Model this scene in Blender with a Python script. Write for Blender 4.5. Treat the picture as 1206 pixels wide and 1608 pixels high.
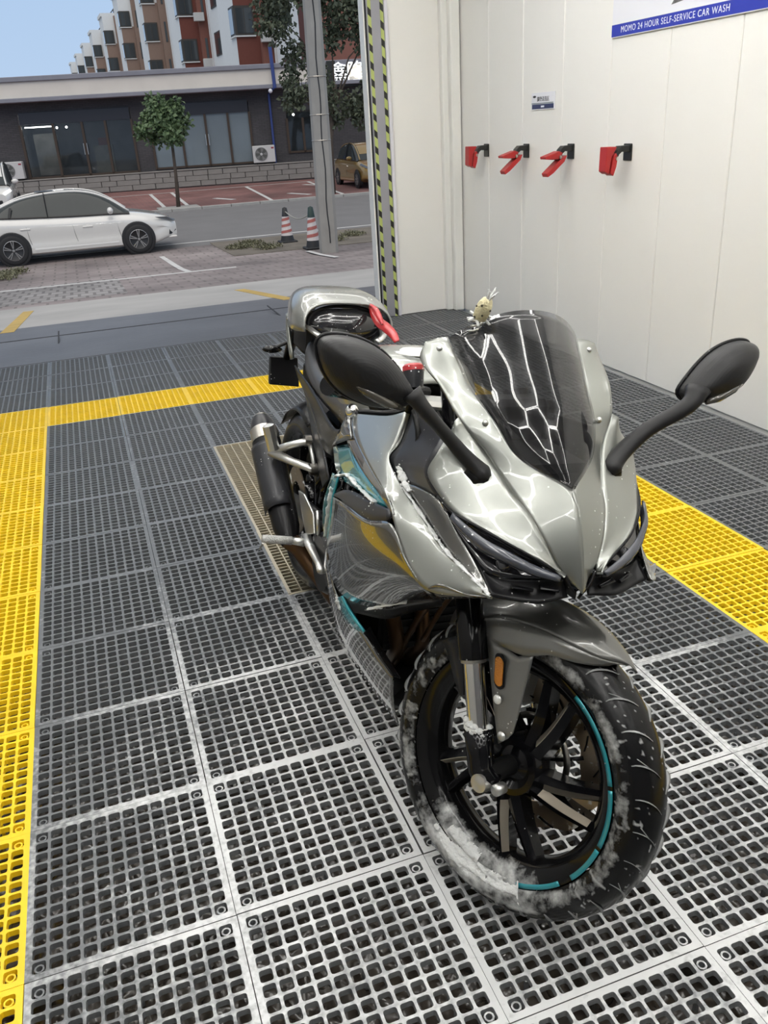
import bpy, math, random
import numpy as np
from mathutils import Matrix, Vector

for o in list(bpy.data.objects):
    bpy.data.objects.remove(o)
scene = bpy.context.scene
COL = scene.collection
random.seed(7)
rng = np.random.default_rng(7)

# ------------------------------------------------------------------ camera
FPX = 1323.7
YAW, PITCH, ROLL = 0.3141, 0.4302, -0.0632
CAM = np.array([0.3556, -1.2489, 1.4133])

def cam_axes(yaw, pitch, roll):
    cy, sy = math.cos(yaw), math.sin(yaw)
    f = np.array([sy * math.cos(pitch), cy * math.cos(pitch), -math.sin(pitch)])
    r = np.array([cy, -sy, 0.0])
    u = np.cross(r, f)
    r2 = math.cos(roll) * r + math.sin(roll) * u
    return r2, np.cross(r2, f), f

CR, CU, CF = cam_axes(YAW, PITCH, ROLL)
cd = bpy.data.cameras.new('camera')
cam = bpy.data.objects.new('camera', cd)
COL.objects.link(cam)
cd.sensor_fit = 'VERTICAL'
cd.sensor_height = 24.0
cd.lens = FPX * 24.0 / 1608.0
cd.clip_start = 0.02
cd.clip_end = 600
cam.matrix_world = Matrix(((CR[0], CU[0], -CF[0], CAM[0]), (CR[1], CU[1], -CF[1], CAM[1]),
                           (CR[2], CU[2], -CF[2], CAM[2]), (0, 0, 0, 1)))
scene.camera = cam

# ------------------------------------------------------------------ world, sun, exposure
scene.view_settings.view_transform = 'Standard'
scene.view_settings.look = 'None'
scene.view_settings.gamma = 1.0
scene.view_settings.use_curve_mapping = False
scene.view_settings.exposure = 0.0
W = bpy.data.worlds.new('overcast_sky')
scene.world = W
W.use_nodes = True
nt = W.node_tree
nt.nodes.clear()
wo = nt.nodes.new('ShaderNodeOutputWorld')
wb = nt.nodes.new('ShaderNodeBackground')
wr = nt.nodes.new('ShaderNodeValToRGB')
ws = nt.nodes.new('ShaderNodeSeparateXYZ')
wt = nt.nodes.new('ShaderNodeTexCoord')
nt.links.new(wt.outputs['Generated'], ws.inputs[0])
nt.links.new(ws.outputs['Z'], wr.inputs[0])
nt.links.new(wr.outputs[0], wb.inputs[0])
nt.links.new(wb.outputs[0], wo.inputs[0])
wr.color_ramp.elements[0].position = 0.0
wr.color_ramp.elements[0].color = (0.50, 0.65, 0.86, 1)
wr.color_ramp.elements[1].position = 1.0
wr.color_ramp.elements[1].color = (0.66, 0.67, 0.69, 1)
el = wr.color_ramp.elements.new(0.22); el.color = (0.41, 0.585, 0.84, 1)
el = wr.color_ramp.elements.new(0.6); el.color = (0.60, 0.64, 0.70, 1)
wb.inputs[1].default_value = 1.0
sd = bpy.data.lights.new('overcast_sun', 'SUN')
sd.energy = 1.7
sd.angle = math.radians(70)
sd.color = (1.0, 0.93, 0.84)
sun = bpy.data.objects.new('overcast_sun', sd)
COL.objects.link(sun)
sun.rotation_euler = (math.radians(30), math.radians(-12), 0)

LED_STRENGTH = 22.0

# ------------------------------------------------------------------ pixel helpers (photo frame 1206 x 1608)
def ray(px, py):
    return CR * ((px - 603) / FPX) - CU * ((py - 804) / FPX) + CF

def on_x(px, py, X):
    d = ray(px, py); return CAM + d * (X - CAM[0]) / d[0]

def on_y(px, py, Y):
    d = ray(px, py); return CAM + d * (Y - CAM[1]) / d[1]

GY = [5.2, 7.5, 11, 16, 20, 26, 32, 45, 260]
GZ = [0, -.2, -.55, -.9, -1.0, -.9, -.77, -.55, -.55]
def zg(Y):
    return float(np.interp(Y, GY, GZ))

def ground(px, py):
    d = ray(px, py)
    lo, hi = 2.0, 150.0
    for _ in range(60):
        m = (lo + hi) / 2
        P = CAM + d * m
        if P[2] > zg(P[1]): lo = m
        else: hi = m
    return CAM + d * lo

# ------------------------------------------------------------------ materials
MATS = {}
def nd(t, kind, **kw):
    n = t.nodes.new(kind)
    for k, v in kw.items():
        setattr(n, k, v)
    return n

def mat(name, col, rough=0.5, metal=0.0, coat=0.0, var=0.06, vscale=6.0, bump=0.0, bscale=60.0,
        emit=None, estr=0.0, alpha=1.0, spec=0.5, foam=None, ior=None):
    if name in MATS: return MATS[name]
    m = bpy.data.materials.new(name)
    m.use_nodes = True
    t = m.node_tree
    p = t.nodes['Principled BSDF']
    tc = nd(t, 'ShaderNodeTexCoord')
    no = nd(t, 'ShaderNodeTexNoise')
    no.inputs['Scale'].default_value = vscale
    no.inputs['Detail'].default_value = 4
    t.links.new(tc.outputs['Object'], no.inputs['Vector'])
    mx = nd(t, 'ShaderNodeMix', data_type='RGBA')
    c = np.array(col)
    mx.inputs[6].default_value = (*(c * (1 - var)), 1)
    mx.inputs[7].default_value = (*np.clip(c * (1 + var), 0, 1), 1)
    t.links.new(no.outputs['Fac'], mx.inputs[0])
    colout = mx.outputs[2]
    rin = None
    if foam:
        # droplets and foam streaks clinging to the wet surface
        thr, sc, stretch = foam
        mp = nd(t, 'ShaderNodeMapping')
        mp.inputs['Scale'].default_value = (1, 1, stretch)
        t.links.new(tc.outputs['Object'], mp.inputs[0])
        n2 = nd(t, 'ShaderNodeTexNoise')
        n2.inputs['Scale'].default_value = sc
        n2.inputs['Detail'].default_value = 6
        n2.inputs['Roughness'].default_value = 0.62
        t.links.new(mp.outputs[0], n2.inputs['Vector'])
        mr = nd(t, 'ShaderNodeMapRange')
        mr.inputs[1].default_value = thr
        mr.inputs[2].default_value = thr + 0.045
        t.links.new(n2.outputs['Fac'], mr.inputs[0])
        vo = nd(t, 'ShaderNodeTexVoronoi')
        vo.inputs['Scale'].default_value = 95
        t.links.new(tc.outputs['Object'], vo.inputs['Vector'])
        md = nd(t, 'ShaderNodeMapRange')
        md.inputs[1].default_value = 0.16
        md.inputs[2].default_value = 0.10
        t.links.new(vo.outputs['Distance'], md.inputs[0])
        n3 = nd(t, 'ShaderNodeTexNoise')
        n3.inputs['Scale'].default_value = 14
        t.links.new(tc.outputs['Object'], n3.inputs['Vector'])
        m3 = nd(t, 'ShaderNodeMapRange')
        m3.inputs[1].default_value = 0.56
        m3.inputs[2].default_value = 0.62
        t.links.new(n3.outputs['Fac'], m3.inputs[0])
        mu = nd(t, 'ShaderNodeMath', operation='MULTIPLY')
        t.links.new(md.outputs[0], mu.inputs[0])
        t.links.new(m3.outputs[0], mu.inputs[1])
        ma = nd(t, 'ShaderNodeMath', operation='MAXIMUM')
        t.links.new(mr.outputs[0], ma.inputs[0])
        t.links.new(mu.outputs[0], ma.inputs[1])
        fm = nd(t, 'ShaderNodeMix', data_type='RGBA')
        t.links.new(ma.outputs[0], fm.inputs[0])
        t.links.new(colout, fm.inputs[6])
        fm.inputs[7].default_value = (0.78, 0.79, 0.78, 1)
        colout = fm.outputs[2]
        sm = nd(t, 'ShaderNodeMath', operation='MULTIPLY_ADD')
        sm.inputs[1].default_value = -metal
        sm.inputs[2].default_value = metal
        t.links.new(ma.outputs[0], sm.inputs[0])
        t.links.new(sm.outputs[0], p.inputs['Metallic'])
    t.links.new(colout, p.inputs['Base Color'])
    p.inputs['Roughness'].default_value = rough
    if not foam: p.inputs['Metallic'].default_value = metal
    p.inputs['Coat Weight'].default_value = coat
    p.inputs['Coat Roughness'].default_value = 0.03
    p.inputs['Specular IOR Level'].default_value = spec
    p.inputs['Alpha'].default_value = alpha
    if ior: p.inputs['IOR'].default_value = ior
    if emit is not None:
        p.inputs['Emission Color'].default_value = (*emit, 1)
        p.inputs['Emission Strength'].default_value = estr
    if bump > 0:
        nb = nd(t, 'ShaderNodeTexNoise')
        nb.inputs['Scale'].default_value = bscale
        nb.inputs['Detail'].default_value = 5
        t.links.new(tc.outputs['Object'], nb.inputs['Vector'])
        b = nd(t, 'ShaderNodeBump')
        b.inputs['Strength'].default_value = bump
        b.inputs['Distance'].default_value = 0.01
        t.links.new(nb.outputs['Fac'], b.inputs['Height'])
        t.links.new(b.outputs[0], p.inputs['Normal'])
    MATS[name] = m
    return m

def stripe_mat(name, c1, c2, period, axis=2, slant=0.0, rough=0.5):
    m = bpy.data.materials.new(name); m.use_nodes = True
    t = m.node_tree; p = t.nodes['Principled BSDF']
    tc = nd(t, 'ShaderNodeTexCoord'); sp = nd(t, 'ShaderNodeSeparateXYZ')
    t.links.new(tc.outputs['Object'], sp.inputs[0])
    a = nd(t, 'ShaderNodeMath', operation='MULTIPLY_ADD')
    t.links.new(sp.outputs[0], a.inputs[0]); a.inputs[1].default_value = slant
    t.links.new(sp.outputs[axis], a.inputs[2])
    d = nd(t, 'ShaderNodeMath', operation='DIVIDE'); d.inputs[1].default_value = period
    t.links.new(a.outputs[0], d.inputs[0])
    f = nd(t, 'ShaderNodeMath', operation='FRACT'); t.links.new(d.outputs[0], f.inputs[0])
    g = nd(t, 'ShaderNodeMath', operation='GREATER_THAN'); g.inputs[1].default_value = 0.58
    t.links.new(f.outputs[0], g.inputs[0])
    mx = nd(t, 'ShaderNodeMix', data_type='RGBA')
    mx.inputs[6].default_value = (*c1, 1); mx.inputs[7].default_value = (*c2, 1)
    t.links.new(g.outputs[0], mx.inputs[0]); t.links.new(mx.outputs[2], p.inputs['Base Color'])
    p.inputs['Roughness'].default_value = rough
    return m

def brick_mat(name, c1, c2, mortar, scale=1.0, bw=0.5, bh=0.25, msize=0.02, rough=0.85, rot=(0, 0, 0), var=0.5):
    m = bpy.data.materials.new(name); m.use_nodes = True
    t = m.node_tree; p = t.nodes['Principled BSDF']
    ge = nd(t, 'ShaderNodeNewGeometry'); mp = nd(t, 'ShaderNodeMapping')
    mp.inputs['Rotation'].default_value = rot
    t.links.new(ge.outputs['Position'], mp.inputs[0])
    b = nd(t, 'ShaderNodeTexBrick')
    b.inputs['Scale'].default_value = scale
    b.inputs['Color1'].default_value = (*c1, 1); b.inputs['Color2'].default_value = (*c2, 1)
    b.inputs['Mortar'].default_value = (*mortar, 1)
    b.inputs['Mortar Size'].default_value = msize
    b.inputs['Brick Width'].default_value = bw; b.inputs['Row Height'].default_value = bh
    t.links.new(mp.outputs[0], b.inputs['Vector'])
    no = nd(t, 'ShaderNodeTexNoise'); no.inputs['Scale'].default_value = 0.6; no.inputs['Detail'].default_value = 8
    t.links.new(ge.outputs['Position'], no.inputs['Vector'])
    mx = nd(t, 'ShaderNodeMix', data_type='RGBA', blend_type='MULTIPLY')
    mr = nd(t, 'ShaderNodeMapRange'); mr.inputs[1].default_value = .3; mr.inputs[2].default_value = .7
    mr.inputs[3].default_value = 1 - var; mr.inputs[4].default_value = 1.1
    t.links.new(no.outputs['Fac'], mr.inputs[0])
    cc = nd(t, 'ShaderNodeCombineColor')
    for i in range(3): t.links.new(mr.outputs[0], cc.inputs[i])
    mx.inputs[0].default_value = 1
    t.links.new(b.outputs['Color'], mx.inputs[6]); t.links.new(cc.outputs[0], mx.inputs[7])
    t.links.new(mx.outputs[2], p.inputs['Base Color'])
    p.inputs['Roughness'].default_value = rough
    return m

def grate_mat(name, base, foamy=True):
    """moulded grating plastic; soap foam lies on it around the motorcycle"""
    m = bpy.data.materials.new(name); m.use_nodes = True
    t = m.node_tree; p = t.nodes['Principled BSDF']
    ge = nd(t, 'ShaderNodeNewGeometry')
    n0 = nd(t, 'ShaderNodeTexNoise'); n0.inputs['Scale'].default_value = 9; n0.inputs['Detail'].default_value = 5
    t.links.new(ge.outputs['Position'], n0.inputs['Vector'])
    c0 = nd(t, 'ShaderNodeMix', data_type='RGBA')
    c0.inputs[6].default_value = (*(np.array(base) * .85), 1); c0.inputs[7].default_value = (*(np.array(base) * 1.15), 1)
    t.links.new(n0.outputs['Fac'], c0.inputs[0])
    out = c0.outputs[2]
    if foamy:
        mp = nd(t, 'ShaderNodeMapping'); mp.vector_type = 'POINT'
        mp.inputs['Location'].default_value = (-0.95 * .85, -0.05 * .62, 0)
        mp.inputs['Scale'].default_value = (.85, .62, 0.0)
        t.links.new(ge.outputs['Position'], mp.inputs[0])
        ln = nd(t, 'ShaderNodeVectorMath', operation='LENGTH'); t.links.new(mp.outputs[0], ln.inputs[0])
        mr = nd(t, 'ShaderNodeMapRange'); mr.inputs[1].default_value = .35; mr.inputs[2].default_value = 1.02
        mr.inputs[3].default_value = .36; mr.inputs[4].default_value = -.36
        t.links.new(ln.outputs['Value'], mr.inputs[0])
        # thicker along the tile joints
        sp = nd(t, 'ShaderNodeSeparateXYZ'); t.links.new(ge.outputs['Position'], sp.inputs[0])
        js = []
        for i in (0, 1):
            pp = nd(t, 'ShaderNodeMath', operation='PINGPONG'); pp.inputs[1].default_value = .2
            t.links.new(sp.outputs[i], pp.inputs[0])
            lt = nd(t, 'ShaderNodeMapRange'); lt.inputs[1].default_value = .022; lt.inputs[2].default_value = .012
            lt.inputs[3].default_value = 0; lt.inputs[4].default_value = .26
            t.links.new(pp.outputs[0], lt.inputs[0]); js.append(lt)
        jm = nd(t, 'ShaderNodeMath', operation='MAXIMUM')
        t.links.new(js[0].outputs[0], jm.inputs[0]); t.links.new(js[1].outputs[0], jm.inputs[1])
        n1 = nd(t, 'ShaderNodeTexNoise'); n1.inputs['Scale'].default_value = 5.5; n1.inputs['Detail'].default_value = 7
        n1.inputs['Roughness'].default_value = .65
        t.links.new(ge.outputs['Position'], n1.inputs['Vector'])
        a1 = nd(t, 'ShaderNodeMath', operation='ADD'); a2 = nd(t, 'ShaderNodeMath', operation='ADD')
        t.links.new(n1.outputs['Fac'], a1.inputs[0]); t.links.new(mr.outputs[0], a1.inputs[1])
        t.links.new(a1.outputs[0], a2.inputs[0]); t.links.new(jm.outputs[0], a2.inputs[1])
        th = nd(t, 'ShaderNodeMapRange'); th.inputs[1].default_value = .50; th.inputs[2].default_value = 1.02
        nf = nd(t, 'ShaderNodeTexNoise'); nf.inputs['Scale'].default_value = 70; nf.inputs['Detail'].default_value = 4
        t.links.new(ge.outputs['Position'], nf.inputs['Vector'])
        a3 = nd(t, 'ShaderNodeMath', operation='MULTIPLY_ADD'); a3.inputs[1].default_value = .9; a3.inputs[2].default_value = -.45
        t.links.new(nf.outputs['Fac'], a3.inputs[0])
        a4 = nd(t, 'ShaderNodeMath', operation='ADD'); t.links.new(a2.outputs[0], a4.inputs[0]); t.links.new(a3.outputs[0], a4.inputs[1])
        t.links.new(a4.outputs[0], th.inputs[0])
        # foam sits on the upward faces, less inside the holes
        sn = nd(t, 'ShaderNodeSeparateXYZ'); t.links.new(ge.outputs['Normal'], sn.inputs[0])
        un = nd(t, 'ShaderNodeMapRange'); un.inputs[1].default_value = 0; un.inputs[2].default_value = 1
        un.inputs[3].default_value = .10; un.inputs[4].default_value = 1
        t.links.new(sn.outputs[2], un.inputs[0])
        mm = nd(t, 'ShaderNodeMath', operation='MULTIPLY'); t.links.new(th.outputs[0], mm.inputs[0]); t.links.new(un.outputs[0], mm.inputs[1])
        fx = nd(t, 'ShaderNodeMix', data_type='RGBA'); t.links.new(mm.outputs[0], fx.inputs[0])
        t.links.new(out, fx.inputs[6]); fx.inputs[7].default_value = (.62, .63, .63, 1)
        out = fx.outputs[2]
    t.links.new(out, p.inputs['Base Color'])
    p.inputs['Roughness'].default_value = .38
    return m

M = dict(
    paint=mat('paint_silver', (.29, .30, .278), .36, .86, .8, var=.03, foam=(.80, 22, .35)),
    paint_gloss=mat('paint_silver_darkened', (.19, .19, .18), .2, .9, 1.0, var=.03, foam=(.77, 20, .3)),  # same silver paint, darkened to carry reflections of the dark floor
    teal=mat('paint_teal', (.015, .30, .36), .22, .35, 1.0, foam=(.70, 24, .4)),
    black=mat('plastic_black', (.008, .008, .009), .3, 0, 0, spec=.22, foam=(.72, 22, .5)),
    blackgloss=mat('gloss_black', (.005, .005, .006), .12, 0, 0, spec=.28, foam=(.73, 20, .5)),
    darkgrey=mat('plastic_dark_grey', (.022, .023, .027), .32, 0, 0, spec=.35, foam=(.735, 20, .5)),
    satin=mat('mirror_housing_black', (.014, .014, .015), .42, 0, 0, spec=.3),
    seat=mat('seat_vinyl', (.03, .031, .035), .38, 0, .15, foam=(.70, 20, .5)),
    wetseat=mat('wet_seat_vinyl', (.018, .018, .02), .12, 0, .8, foam=(.60, 9, .35)),
    silver=mat('cast_aluminium', (.62, .62, .60), .32, .9, .1, foam=(.62, 26, .6)),
    chrome=mat('chrome', (.80, .79, .77), .16, 1.0),
    steel=mat('brushed_steel', (.5, .48, .44), .3, 1.0),
    bronze=mat('heat_browned_steel', (.09, .05, .025), .4, .8),
    disc=mat('brake_disc_steel', (.34, .28, .21), .33, .95, foam=(.60, 24, 1)),
    tan=mat('machined_spoke_face', (.52, .46, .37), .3, .7),
    rubber=mat('engine_black', (.008, .008, .008), .5, 0, spec=.2),
    red=mat('red_plastic', (.40, .015, .02), .35, 0, .3, foam=(.66, 26, 1)),
    amber=mat('amber_reflector', (.55, .20, .015), .2, 0, .6, bump=.4, bscale=350),
    lens=mat('headlight_lens', (.012, .012, .014), .06, 0, 1.0),
    drl=mat('light_guide_strip', (.05, .055, .07), .18, 0, .5, foam=(.74, 22, .5)),
    foam=mat('soap_foam', (.68, .69, .68), .75, 0, var=.08, vscale=60, bump=.5, bscale=140),
    screen=mat('smoked_windscreen', (.012, .012, .013), .03, 0, .5, alpha=.62, foam=None),
    glass=mat('glass_mirror', (.6, .62, .63), .02, 1.0),
    white=mat('wall_white', (.80, .79, .755), .38, 0, var=.015, vscale=2),
    whitetrim=mat('trim_white', (.78, .78, .75), .4, 0, var=.02),
    alu=mat('jamb_grey', (.33, .33, .36), .45, .2),
    ceiling=mat('ceiling_panel', (.30, .30, .31), .6, 0),
    led=mat('led_tube', (.9, .9, .9), .4, 0, emit=(1.0, .985, .94), estr=LED_STRENGTH),
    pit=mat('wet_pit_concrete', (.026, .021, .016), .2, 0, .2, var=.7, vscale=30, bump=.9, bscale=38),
    drain=mat('drain_grate_steel', (.52, .46, .34), .42, .6, var=.2, vscale=20),
    blueprint=mat('print_blue', (.02, .035, .36), .45),
    navy=mat('print_navy', (.02, .03, .10), .45),
    poster=mat('print_white', (.74, .75, .80), .4, var=.01),
    ink=mat('print_ink', (.03, .03, .035), .5),
    inkw=mat('print_white_ink', (.75, .78, .85), .5),
    hookblack=mat('hook_black', (.012, .013, .012), .4),
    hookred=mat('hook_red', (.40, .018, .018), .42),
)
GREY_TILE = grate_mat('grating_grey', (.125, .132, .138))
YELLOW_TILE = grate_mat('grating_yellow', (.86, .58, .012), foamy=False)

# ------------------------------------------------------------------ mesh helpers
def link(o, parent=None):
    COL.objects.link(o)
    if parent is not None: o.parent = parent
    return o

def empty(name, mw=None):
    o = bpy.data.objects.new(name, None)
    o.empty_display_size = .1
    COL.objects.link(o)
    if mw is not None: o.matrix_world = mw
    return o

def tag(o, label=None, cat=None, group=None, kind=None):
    if label: o['label'] = label
    if cat: o['category'] = cat
    if group: o['group'] = group
    if kind: o['kind'] = kind
    return o

class MB:
    def __init__(s): s.v = []; s.f = []
    def add(s, vs, fs):
        b = len(s.v)
        s.v += [tuple(map(float, q)) for q in vs]
        s.f += [tuple(b + i for i in f) for f in fs]
        return s
    def box(s, c, d, R=None):
        c = np.array(c, float); d = np.array(d, float) / 2
        vs = [np.array([x, y, z]) * d for x in (-1, 1) for y in (-1, 1) for z in (-1, 1)]
        if R is not None: vs = [R @ q for q in vs]
        return s.add([c + q for q in vs], [(0, 1, 3, 2), (4, 6, 7, 5), (0, 4, 5, 1), (2, 3, 7, 6), (0, 2, 6, 4), (1, 5, 7, 3)])
    def bevbox(s, c, d, b=.01):
        # chamfered box
        c = np.array(c, float); h = np.array(d, float) / 2; b = min(b, *(h * .9))
        pts = []; idx = {}
        for sx in (-1, 1):
            for sy in (-1, 1):
                for sz in (-1, 1):
                    for ax in range(3):
                        q = np.array([sx, sy, sz]) * h
                        for k in range(3):
                            if k != ax: q[k] -= (sx, sy, sz)[k] * b
                        idx[(sx, sy, sz, ax)] = len(pts); pts.append(c + q)
        F = []
        for ax in range(3):
            o1, o2 = [k for k in range(3) if k != ax]
            for sg in (-1, 1):
                def key(a1, a2):
                    t = [0, 0, 0]; t[ax] = sg; t[o1] = a1; t[o2] = a2; return idx[(*t, ax)]
                q = [key(-1, -1), key(1, -1), key(1, 1), key(-1, 1)]
                F.append(q if (sg > 0) == (ax != 1) else q[::-1])
        for ax in range(3):
            o1, o2 = [k for k in range(3) if k != ax]
            for a in (-1, 1):
                for b2 in (-1, 1):
                    def k2(sv, face):
                        t = [0, 0, 0]; t[ax] = sv; t[o1] = a; t[o2] = b2; return idx[(*t, face)]
                    F.append([k2(-1, o1), k2(1, o1), k2(1, o2), k2(-1, o2)])
        for sx in (-1, 1):
            for sy in (-1, 1):
                for sz in (-1, 1):
                    F.append([idx[(sx, sy, sz, k)] for k in range(3)])
        return s.add(pts, F)
    def tube(s, path, r, n=10, cap=True, up=None):
        P = np.array(path, float); k = len(P)
        r = np.broadcast_to(np.array(r, float), (k,)) if np.ndim(r) < 2 else np.array(r)
        T = np.gradient(P, axis=0); T /= np.linalg.norm(T, axis=1)[:, None] + 1e-12
        ref = np.array(up if up is not None else ([0, 0, 1] if abs(T[0][2]) < .9 else [1, 0, 0]), float)
        vs = []
        for i in range(k):
            a = np.cross(T[i], ref); a /= np.linalg.norm(a) + 1e-12; b = np.cross(a, T[i]); ref = b
            ra, rb = (r[i], r[i]) if np.ndim(r[i]) == 0 else r[i]
            for j in range(n):
                t = 2 * math.pi * j / n
                vs.append(P[i] + a * math.cos(t) * ra + b * math.sin(t) * rb)
        fs = [(i * n + j, i * n + (j + 1) % n, (i + 1) * n + (j + 1) % n, (i + 1) * n + j) for i in range(k - 1) for j in range(n)]
        if cap: fs += [tuple(range(n - 1, -1, -1)), tuple(range((k - 1) * n, k * n))]
        return s.add(vs, fs)
    def lathe(s, prof, c, axis=(0, 1, 0), n=48, closed=False, a0=0, a1=2 * math.pi):
        """prof: list of (radius, offset along axis)"""
        ax = np.array(axis, float); ax /= np.linalg.norm(ax)
        ref = np.array([1, 0, 0]) if abs(ax[0]) < .9 else np.array([0, 0, 1.])
        u = ref - ax * (ref @ ax); u /= np.linalg.norm(u); w = np.cross(ax, u)
        c = np.array(c, float); full = abs(a1 - a0 - 2 * math.pi) < 1e-6
        m = n if full else n + 1; k = len(prof); vs = []
        for i in range(m):
            t = a0 + (a1 - a0) * i / n
            dr = u * math.cos(t) + w * math.sin(t)
            vs += [c + dr * r + ax * h for r, h in prof]
        fs = []
        kk = k if closed else k - 1
        for i in range(n):
            i2 = (i + 1) % m
            for j in range(kk):
                j2 = (j + 1) % k
                fs.append((i * k + j, i * k + j2, i2 * k + j2, i2 * k + j))
        return s.add(vs, fs)
    def sphere(s, c, r, n=10, m=6):
        c = np.array(c, float); r = np.broadcast_to(np.array(r, float), (3,)); vs = [c + r * [0, 0, 1]]
        for i in range(1, m):
            t = math.pi * i / m
            for j in range(n):
                a = 2 * math.pi * j / n
                vs.append(c + r * np.array([math.sin(t) * math.cos(a), math.sin(t) * math.sin(a), math.cos(t)]))
        vs.append(c - r * [0, 0, 1]); e = len(vs) - 1
        fs = [(0, 1 + j, 1 + (j + 1) % n) for j in range(n)]
        fs += [(1 + i * n + j, 1 + (i + 1) * n + j, 1 + (i + 1) * n + (j + 1) % n, 1 + i * n + (j + 1) % n) for i in range(m - 2) for j in range(n)]
        b = 1 + (m - 2) * n
        fs += [(e, b + (j + 1) % n, b + j) for j in range(n)]
        return s.add(vs, fs)
    def prism(s, poly, off):
        P = [np.array(q, float) for q in poly]; off = np.array(off, float); n = len(P)
        return s.add(P + [q + off for q in P], [tuple(range(n - 1, -1, -1)), tuple(range(n, 2 * n))] +
                     [(i, (i + 1) % n, n + (i + 1) % n, n + i) for i in range(n)])
    def grid(s, G, flip=False):
        G = np.array(G); a, b = G.shape[:2]
        fs = [(i * b + j, i * b + j + 1, (i + 1) * b + j + 1, (i + 1) * b + j) for i in range(a - 1) for j in range(b - 1)]
        if flip: fs = [f[::-1] for f in fs]
        return s.add(G.reshape(-1, 3), fs)
    def xf(s, fn):
        s.v = [tuple(map(float, fn(np.array(q)))) for q in s.v]; return s
    def mirror_y(s):
        n = len(s.v)
        s.v += [(x, -y, z) for x, y, z in s.v]
        s.f += [tuple(n + i for i in f[::-1]) for f in s.f]
        return s
    def mesh(s, name, m, smooth=False, auto=None):
        me = bpy.data.meshes.new(name)
        me.from_pydata(s.v, [], s.f)
        me.materials.append(m)
        if smooth: me.polygons.foreach_set('use_smooth', [True] * len(me.polygons))
        me.update()
        return me
    def build(s, name, m, parent=None, smooth=False, solid=0, bevel=0, sub=0, sharp=None, label=None, offset=-1):
        me = s.mesh(name, m, smooth)
        if smooth and sharp:
            me.set_sharp_from_angle(angle=math.radians(sharp))
        o = bpy.data.objects.new(name, me)
        link(o, parent)
        if solid:
            d = o.modifiers.new('solid', 'SOLIDIFY'); d.thickness = solid; d.offset = offset
        if sub:
            d = o.modifiers.new('sub', 'SUBSURF'); d.levels = sub; d.render_levels = sub
        if bevel:
            d = o.modifiers.new('bev', 'BEVEL'); d.width = bevel; d.segments = 2; d.limit_method = 'ANGLE'
        if label: o['label'] = label
        return o

def cr(P, n):
    """Catmull-Rom through P, n samples per segment"""
    P = np.array(P, float); k = len(P)
    if k == 2: return np.array([P[0] + (P[1] - P[0]) * t for t in np.linspace(0, 1, n + 1)])
    Q = np.vstack([2 * P[0] - P[1], P, 2 * P[-1] - P[-2]]); out = []
    for i in range(k - 1):
        a, b, c, d = Q[i:i + 4]
        for t in np.linspace(0, 1, n, endpoint=False):
            out.append(.5 * (2 * b + (c - a) * t + (2 * a - 5 * b + 4 * c - d) * t * t + (3 * b - a - 3 * c + d) * t ** 3))
    out.append(P[-1]); return np.array(out)

def loft(rows, nu=4, nv=4, lin=False):
    R = np.array([cr(r, nv) for r in rows])
    G = []
    for j in range(R.shape[1]):
        c = R[:, j]
        if lin:
            o = [c[i] + (c[i + 1] - c[i]) * t for i in range(len(c) - 1) for t in np.linspace(0, 1, nu, endpoint=False)] + [c[-1]]
            G.append(np.array(o))
        else: G.append(cr(c, nu))
    return np.array(G).transpose(1, 0, 2)

def relax(G, it=12):
    """even out a lofted sheet, its border held"""
    G = np.array(G)
    for _ in range(it):
        H = G.copy()
        H[1:-1, 1:-1] = (G[:-2, 1:-1] + G[2:, 1:-1] + G[1:-1, :-2] + G[1:-1, 2:]) / 4
        G = H
    return G

def copy_tree(o, parent=None):
    c = o.copy(); COL.objects.link(c); c.parent = parent
    for ch in o.children:
        copy_tree(ch, c)
    return c

def txt(name, body, size, loc, right, up, m, parent=None, align='CENTER', extrude=.0005, font=None, sx=1.0, spacing=1.0):
    """flat lettering turned into a mesh"""
    cu = bpy.data.curves.new(name, 'FONT')
    cu.body = body; cu.size = size; cu.space_character = spacing; cu.align_x = align; cu.align_y = 'CENTER'; cu.extrude = extrude
    if emph_fonts.get(font): cu.font = emph_fonts[font]
    tmp = bpy.data.objects.new(name, cu); COL.objects.link(tmp)
    dg = bpy.context.evaluated_depsgraph_get()
    me = bpy.data.meshes.new_from_object(tmp.evaluated_get(dg))
    bpy.data.objects.remove(tmp)
    o = bpy.data.objects.new(name, me); me.materials.clear(); me.materials.append(m)
    COL.objects.link(o)
    r = np.array(right, float); r /= np.linalg.norm(r); u = np.array(up, float); u /= np.linalg.norm(u); n = np.cross(r, u)
    for vv in me.vertices:
        q = np.array(loc) + r * vv.co.x * sx + u * vv.co.y + n * vv.co.z
        vv.co = q
    o['kind'] = 'stuff'
    if parent is not None:
        o.parent = parent
        o.matrix_parent_inverse = parent.matrix_world.inverted()
    return o
emph_fonts = {}

# ================================================================== THE BAY
XR, XL = 3.24, -1.24         # side walls
YD, YB = 5.25, -3.4          # door line, back wall
ZC = 3.0
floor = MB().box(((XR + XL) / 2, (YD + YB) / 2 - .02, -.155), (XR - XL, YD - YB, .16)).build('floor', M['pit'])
tag(floor, kind='structure')

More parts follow.
